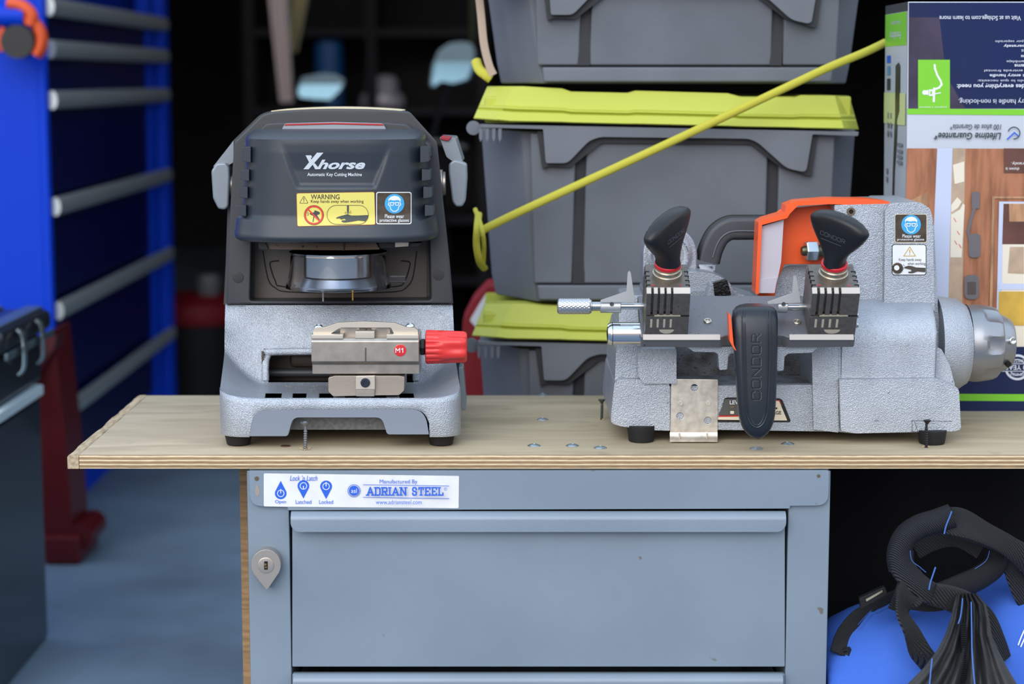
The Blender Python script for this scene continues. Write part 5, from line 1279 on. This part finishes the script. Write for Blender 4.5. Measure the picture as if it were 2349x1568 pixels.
# ================= blue duffel bag =================
BB = mat('bag_blue', (62,108,208), .75, bump=.4, bd=.001, bscale=330, kind='weave'); WEB = mat('webbing_black', (52,52,54), .7, bump=1.0, bd=.004, bscale=150, kind='weave'); WEBH = mat('handle_black', (42,43,49), .6, bump=1.0, bd=.0035, bscale=190, kind='weave'); STC = mat('blue_thread',(70,112,190),.7)
BG = thing('duffel_bag', 'bright blue duffel bag with black webbing handles, right of the cabinet', 'bag', (W(2240,1500,.12).x,.14,0))
def blob(cx_, cy_, cz_, rx, ry, rz, seed, ex_=2.4):
    random.seed(seed); ph = [random.uniform(0,6.28) for _ in range(8)]
    S = []
    for i in range(1, 40):
        f = -1+2*i/40; sn = f; r = (1-abs(sn)**ex_)**(1/ex_); z = cz_+rz*sn
        S.append([(max(xb+.004, cx_+rx*r*math.copysign(abs(math.cos(t))**(2/ex_),math.cos(t))*(1+.02*math.sin(5*t+ph[0]+3*f))), cy_+ry*r*math.copysign(abs(math.sin(t))**(2/ex_),math.sin(t))*(1+.03*math.sin(4*t+ph[1])+.02*math.sin(9*t+ph[2]+6*f)), max(.001, z+.006*math.sin(3*t+ph[3])*r)) for t in [k*math.tau/96 for k in range(96)]])
    return S
bxc = W(2120,1500,.10).x
b = new(BB); b.loft(blob(W(2085,1500,.1).x, .10, .185, .165, .16, .20, 3, 2.3)); b.loft(blob(W(2400,1500,.1).x, .13, .205, .17, .17, .215, 5, 2.5)); b.loft(blob(W(2235,1500,.2).x, .22, .17, .19, .14, .20, 8, 2.5)); b.loft(blob(W(2000,1500,.2).x, .20, .15, .11, .11, .195, 9, 2.3))
bb_ = bmesh.new(); tm = bpy.data.meshes.new('t'); b.bm.to_mesh(tm); bb_.from_mesh(tm); tree = BVHTree.FromBMesh(bb_)
b.add('bag_body', BG, wn=False, ang=70)
def onbag(px, py, l=.004, dflt=.0):
    r = ray(px, py).normalized(); h = tree.ray_cast(Vector((0,-D,ZC)), r)
    return h[0]-r*l if h[0] else W(px, py, dflt)
def strap(P, w, m, nm, t=.0022, l=.005, par=BG, dflt=.02, sm=6, tw=0, nr=None):
    pts = [onbag(p[0],p[1],l) if len(p) == 2 else W(*p) for p in P]
    return new(m).sweep(pts, w, t, nrm=nr or (0,-1,.15), seg=12, smooth=sm, flat=True, twist=tw).add(nm, par, wn=False)
# side strap with box stitch
s1 = strap([(1925,1500),(1940,1455),(1975,1415),(2030,1385),(2090,1355)], .0125, WEB, 'side_strap')
new(STC).sweep([onbag(x,y,.0085) for x,y in ((1968,1432),(1998,1400),(2038,1376),(2060,1372),(2030,1394),(1990,1415),(1970,1442))], .0004, seg=5, smooth=3).add('stitching', s1)
strap([(2060,1402,.03),(2072,1370,.03),(2085,1330,.035),(2090,1300,.05)], .0135, WEB, 'short_strap')
s2 = strap([(2205,1540,.0),(2150,1530,-.04),(2115,1500,-.055),(2092,1450,-.06),(2070,1405,-.055),(2078,1370,-.045),(2100,1352,-.035)], lambda f: .0150+.004*math.sin(f*9), WEB, 'handle_strap', tw=lambda f: .9*math.sin(f*7))
# padded loops
P = [(2078,1350),(2070,1335),(2058,1305),(2054,1270),(2068,1232),(2100,1208),(2140,1195),(2176,1182)]
h1 = new(WEBH).sweep([W(x+8,y,-.02) for x,y in P[2:]], .0155, .0135, seg=18, smooth=8).add('padded_handle', BG, 'black padded carry handle')
h1b = new(WEBH).sweep([W(x,y,Y) for x,y,Y in ((2066,1262,-.02),(2070,1300,-.026),(2098,1335,-.034),(2130,1358,-.04),(2160,1368,-.045))], lambda f: .0165-.002*f, lambda f: .0125-.007*f, seg=18, smooth=8).add('padded_handle', BG)
strap([(2140,1362,-.046),(2180,1372,-.046),(2215,1388,-.042),(2250,1420,-.036),(2272,1470,-.03),(2290,1520,-.022)], lambda f: .0150+.005*f, WEB, 'handle_strap', t=.005, tw=lambda f: -.5+.9*f)
h2 = new(WEBH).sweep([W(x,y,Y) for x,y,Y in ((2170,1208,.01),(2215,1215,.02),(2262,1238,.03),(2290,1268,.035),(2278,1300,.03),(2245,1325,.015),(2200,1345,0),(2150,1366,-.02)) ][3:], .0155, .013, seg=18, smooth=8).add('padded_handle', BG)
h3 = strap([(2172,1192,-.02),(2215,1203,-.01),(2260,1225,.0),(2310,1250,.01),(2360,1285,.02),(2400,1330,.03)], lambda f: .0165+.003*math.sin(f*8), WEB, 'handle_strap', t=.005, tw=lambda f: .6*math.sin(f*5))
strap([(2100,1262,.03),(2150,1238,.03),(2200,1235,.03),(2250,1262,.03)], .0115, WEB, 'inner_strap')
strap([(2300,1262,.03),(2322,1300,.035),(2345,1360,.04),(2380,1420,.05)], .0125, WEB, 'inner_strap')
strap([(2075,1372,.0),(2130,1380,-.004),(2180,1372,.0),(2235,1350,.02)], .0125, WEB, 'cross_strap')
for i, P in enumerate(([(2183,1172),(2178,1186),(2170,1206),(2166,1224)], [(2146,1300),(2140,1318),(2134,1336),(2131,1352)])):
    new(STC).sweep([W(x,y,-.037-(.022 if i else 0)) for x,y in P], .0009, .0005, seg=6, smooth=3, twist=0).add('stitching', [h1,h1b][i])
new(STC).sweep([W(x,y,-.036) for x,y in ((2088,1262),(2092,1285),(2110,1300),(2124,1312))], .0004, seg=5).add('stitching', h1)
new(STC).sweep([W(x,y,.010) for x,y in ((2270,1262),(2262,1285),(2235,1305),(2200,1325))], .0004, seg=5).add('stitching', h2)
# zip flap standing up in the middle, folded black cloth
FLP = mat('flap_black', (42,42,44), .6, bump=.5, bscale=200, var=.3, vscale=40)
def fold(rows, Y0, m, nm):
    S = []
    for k, (y, x0, x1, dy_) in enumerate(rows):
        n = 40; S.append([W(x0+(x1-x0)*i/n, y, Y0+dy_+.010*math.sin(i*.95+k*.25)*math.sin(math.pi*i/n)) for i in range(n+1)]+[W(x0+(x1-x0)*i/n, y, Y0+dy_+.02+.010*math.sin(i*.95+k*.25)) for i in range(n,-1,-1)])
    return new(m).loft(S).add(nm, BG, wn=False, ang=75)
fz = fold([(1360,2195,2240,-.05),(1385,2188,2262,-.07),(1420,2180,2270,-.09),(1455,2168,2275,-.105),(1490,2150,2290,-.12),(1530,2120,2310,-.135),(1580,2070,2340,-.15),(1660,2000,2380,-.16)], 0, FLP, 'zip_flap')
for P in ([(2208,1372,-.075),(2204,1410,-.103),(2198,1430,-.113)], [(2228,1380,-.08),(2229,1450,-.122),(2230,1500,-.142),(2236,1570,-.168)], [(2138,1510,-.142),(2132,1570,-.168)]):
    new(STC).sweep([W(*p) for p in P], .0007, .0004, seg=6).add('stitching', fz)
b = new(mat('zip_teeth',(30,30,34),.35,.4))
for i in range(30):
    y = 1430+i*5; b.ext([(2205,y),(2218,y),(2218,y+3),(2205,y+3)], -.118-.0024*i*.35, -.112-.0024*i*.35)
b.add('zipper', fz)
# buckle
b = new(BLK); c = onbag(2004,1372,.006); b.ext(rnd([(1972,1372),(2030,1345),(2036,1362),(1975,1396)],4), c.y-.006, c.y+.004, .0015); bk2 = b.add('buckle', BG); new(mat('buckle_glint',(220,205,170),.2,.8)).ext([(1986,1374),(2024,1353),(2025,1357),(1988,1379)], c.y-.0066, c.y-.0058).add('wire', bk2)
strap([(1912,1500,.04),(1930,1503,.035),(1952,1500,.02)], .010, WEB, 'grab_loop', t=.004)
a = Art(lambda x, y, l: onbag(x, y, .0012+l)); a.text('work', 2334,1425,2420,1490, PW, rot=0, shear=.3, bold=.03) if False else None
for P in ([(2336,1478),(2342,1462),(2349,1446)],[(2342,1482),(2349,1466),(2356,1450)]): a.line(P,3,WHITE)
a.add('printed_mark', BG)
# ================= dark depth of the garage =================
# motorcycle with two mirrors and a windscreen bottle on the shelf behind it
Ym = 3.3
MR = thing('motorcycle', 'dark motorcycle deep in the garage showing two pale mirrors', 'motorcycle', (W(880,900,Ym).x,Ym,0))
MB_ = mat('bike_black',(14,14,16),.4); MG = mat('mirror_glass',(92,118,130),.2,.9)
for P, nm in (([(1060,94),(1082,98),(1091,115),(1090,150),(1078,185),(1040,196),(1010,190),(993,204),(984,196),(990,150),(1005,115),(1030,98)],0), ([(690,176),(740,166),(775,170),(794,184),(786,208),(762,232),(720,230),(682,226),(676,210)],0)):
    b = new(mat('mirror_shell',(92,112,122),.45,.2)); b.ext(rnd(P,6), Ym+.0, Ym+.045, .012, scale=.75); q = b.add('mirror', MR)
    b = new(MG); cx_, cy_ = sum(p[0] for p in P)/len(P), sum(p[1] for p in P)/len(P)
    b.prism([W(cx_+(x-cx_)*.9, cy_+(y-cy_)*.9, Ym-.004)+Vector((0,(cy_-y)*.0005,0)) for x, y in rnd(P,6)], (0,.006,0), .002); b.add('mirror_glass', q)
b = new(MB_); b.cyl(W(1030,190,Ym+.03), W(985,330,Ym+.1), .008); b.cyl(W(735,228,Ym+.03), W(790,330,Ym+.1), .008); b.sweep([W(x,y,Ym+.1) for x,y in ((700,340),(780,325),(885,345),(990,325),(1070,340))], .016, seg=12)
b.loft([[W(885+w*math.cos(t)*1.0, y, Ym+.15)+Vector((0,dp*math.sin(t),0)) for t in [k*math.tau/24 for k in range(24)]] for y, w, dp in ((330,60,.05),(420,120,.12),(560,150,.2),(640,140,.22))])
b.loft([[(MR.location.x+w*math.cos(t), Ym+.9+l*math.sin(t), z) for t in [k*math.tau/24 for k in range(24)]] for z, w, l in ((.35,.1,.5),(.55,.16,.7),(.72,.14,.65),(.82,.08,.5))]); b.add('frame', MR)
for dy_ in (.25,1.5): new(mat('tyre',(12,12,12),.8)).lathe([(.22,-.05),(.30,-.05),(.32,-.02),(.32,.02),(.30,.05),(.22,.05),(.22,-.05)], (MR.location.x,Ym+dy_,.32), (1,0,0), 40).add('wheel', MR)
# cluttered dark shelf at the back with a clear bottle, a blue can and hanging cloths
Ysh = 5.2; SHM = mat('shelf_dark',(30,28,32),.8)
zs = W(880,246,Ysh).z
SHF = thing('shelf_unit', 'dark shelf unit along the back of the garage', 'shelf', (W(900,400,Ysh).x,Ysh+.2,0))
b = new(SHM); xa_, xb_ = W(560,240,Ysh).x, W(1120,240,Ysh).x
for z in (.3,zs-.42,zs,zs+.30): b.box((xa_,Ysh,z-.03),(xb_,Ysh+.45,z))
for x in (xa_,xb_-.04,(xa_+xb_)/2): b.box((x,Ysh+.01,0),(x+.04,Ysh+.44,2.2))
b.box((xa_,Ysh+.43,0),(xb_,Ysh+.45,2.2)); b.add('rack', SHF)
c = W(872,238,Ysh+.02); c.z = zs+.001; h_ = W(872,172,Ysh+.02).z-zs
tag(new(mat('bottle_pet',(200,196,210),.2,.1,alpha=.9)).lathe([(0,0),(.085,0),(.09,.02),(.085,h_*.35),(.06,h_*.5),(.06,h_*.62),(.066,h_*.7),(.05,h_*.95),(.02,h_),(0,h_)], c+Vector((0,.12,0)), (0,0,1), 32).add('bottle', origin=tuple(c+Vector((0,.12,0)))), 'pale clear bottle on the dark shelf between the two mirrors', 'bottle')
c = W(751,238,Ysh+.02); c.z = zs+.001; tag(new(mat('can_blue',(24,88,150),.4)).lathe([(0,0),(.055,0),(.055,.24),(.045,.26),(0,.26)], c+Vector((0,.1,0)), (0,0,1), 28).add('spray_can', origin=tuple(c+Vector((0,.1,0)))), 'dark blue can on the shelf above left mirror', 'can')
for x0_, x1_, xb2, yb_, m, lb in ((612,660,690,235,mat('cloth_pink',(226,212,208),.8),'pinkish cloth strip hanging at upper left of dark shelf'), (665,715,700,120,mat('cloth_olive',(196,186,146),.8),'olive cloth strip hanging beside the pinkish one'), (1078,1094,1092,120,mat('cloth_sage',(110,116,92),.8),'narrow sage strip hanging left of the top tote')):
    Yq = {612:3.9,665:4.06}.get(x0_, 3.8); S = []
    for k in range(12):
        f = k/11; y = -40+(yb_+40)*f; sh = (xb2-x1_)*f
        S.append([W(x0_+sh+(x1_-x0_)*(1-.35*f)*i/12, y, Yq+.02*math.sin(i*1.1)) for i in range(13)]+[W(x0_+sh+(x1_-x0_)*(1-.35*f)*i/12, y, Yq+.03+.02*math.sin(i*1.1)) for i in range(12,-1,-1)])
    # carried up to the ceiling
    t0 = [p.copy() for p in S[0]]
    for p in t0: p.z = 2.3
    tag(new(m).loft([t0]+S).add('hanging_cloth', origin=tuple(W(x0_,100,Yq))), lb, 'cloth', 'cloth strips hanging in the garage')
# red things glimpsed behind the left machine
RD = mat('dim_red',(120,14,26),.6)
p = W(455,735,3.9); o = thing('shop_vacuum', 'dim red and grey shop vacuum behind left machine', 'vacuum', (p.x,4.05,0))
b = new(RD).lathe([(0,p.z-.02),(.16,p.z-.02),(.17,p.z+.0),(.165,p.z+.045),(.10,p.z+.075),(0,p.z+.075)], (p.x-.03,4.05,0), (0,0,1), 40); b.add('lid', o)
b = new(mat('vac_dark',(9,9,11),.7)).lathe([(0,0),(.15,0),(.16,.02),(.165,p.z-.02),(0,p.z-.02)], (p.x-.03,4.05,0), (0,0,1), 40); b.add('tank', o)
b = new(mat('vac_grey',(104,104,106),.5)).lathe([(0,0),(.035,0),(.04,.05),(.03,.07),(0,.07)], (p.x+.02,4.0,p.z+.07), (0,0,1), 24); b.add('motor_cap', o)
p = W(1082,735,1.0); o = thing('fuel_can', 'red and white container at left foot of the totes', 'container', (p.x+.01,1.06,0))
zb_ = W(1090,780,1.0).z
b = new(RD).ext(rnd([(1060,790),(1062,735),(1085,690),(1118,655),(1150,655),(1150,790)],6), 1.0, 1.12, .008); b.box((W(1060,780,1.0).x,1.0,0),(W(1150,780,1.0).x,1.12,zb_+.005),.006); b.add('can', o)
new(mat('label_white2',(205,210,215),.5)).ext(rnd([(1078,735),(1098,700),(1116,672),(1118,735),(1100,760)],4), .995, 1.003, .002).add('white_patch', o)
# black blanket added as the darkness below the board behind the bag
S = []; Yq = .452; xq = W(1880,1100,Yq).x
for z in (.001,.2,.4,.58):
    S.append([(xq+.04*i, Yq+.010*math.sin(i*1.3+z*3), z) for i in range(24)]+[(xq+.04*i, Yq+.012+.010*math.sin(i*1.3+z*3), z) for i in range(23,-1,-1)])
tag(new(mat('backdrop_navy',(10,11,17),.95)).loft(S).add('dark_backdrop', origin=(xq+.4,Yq,0)), 'near black blanket added for darkness below the board behind the blue bag', 'backdrop')
# tidy
for o_ in list(bpy.data.objects):
    if o_.name not in COL.objects and o_.users == 0: bpy.data.objects.remove(o_)
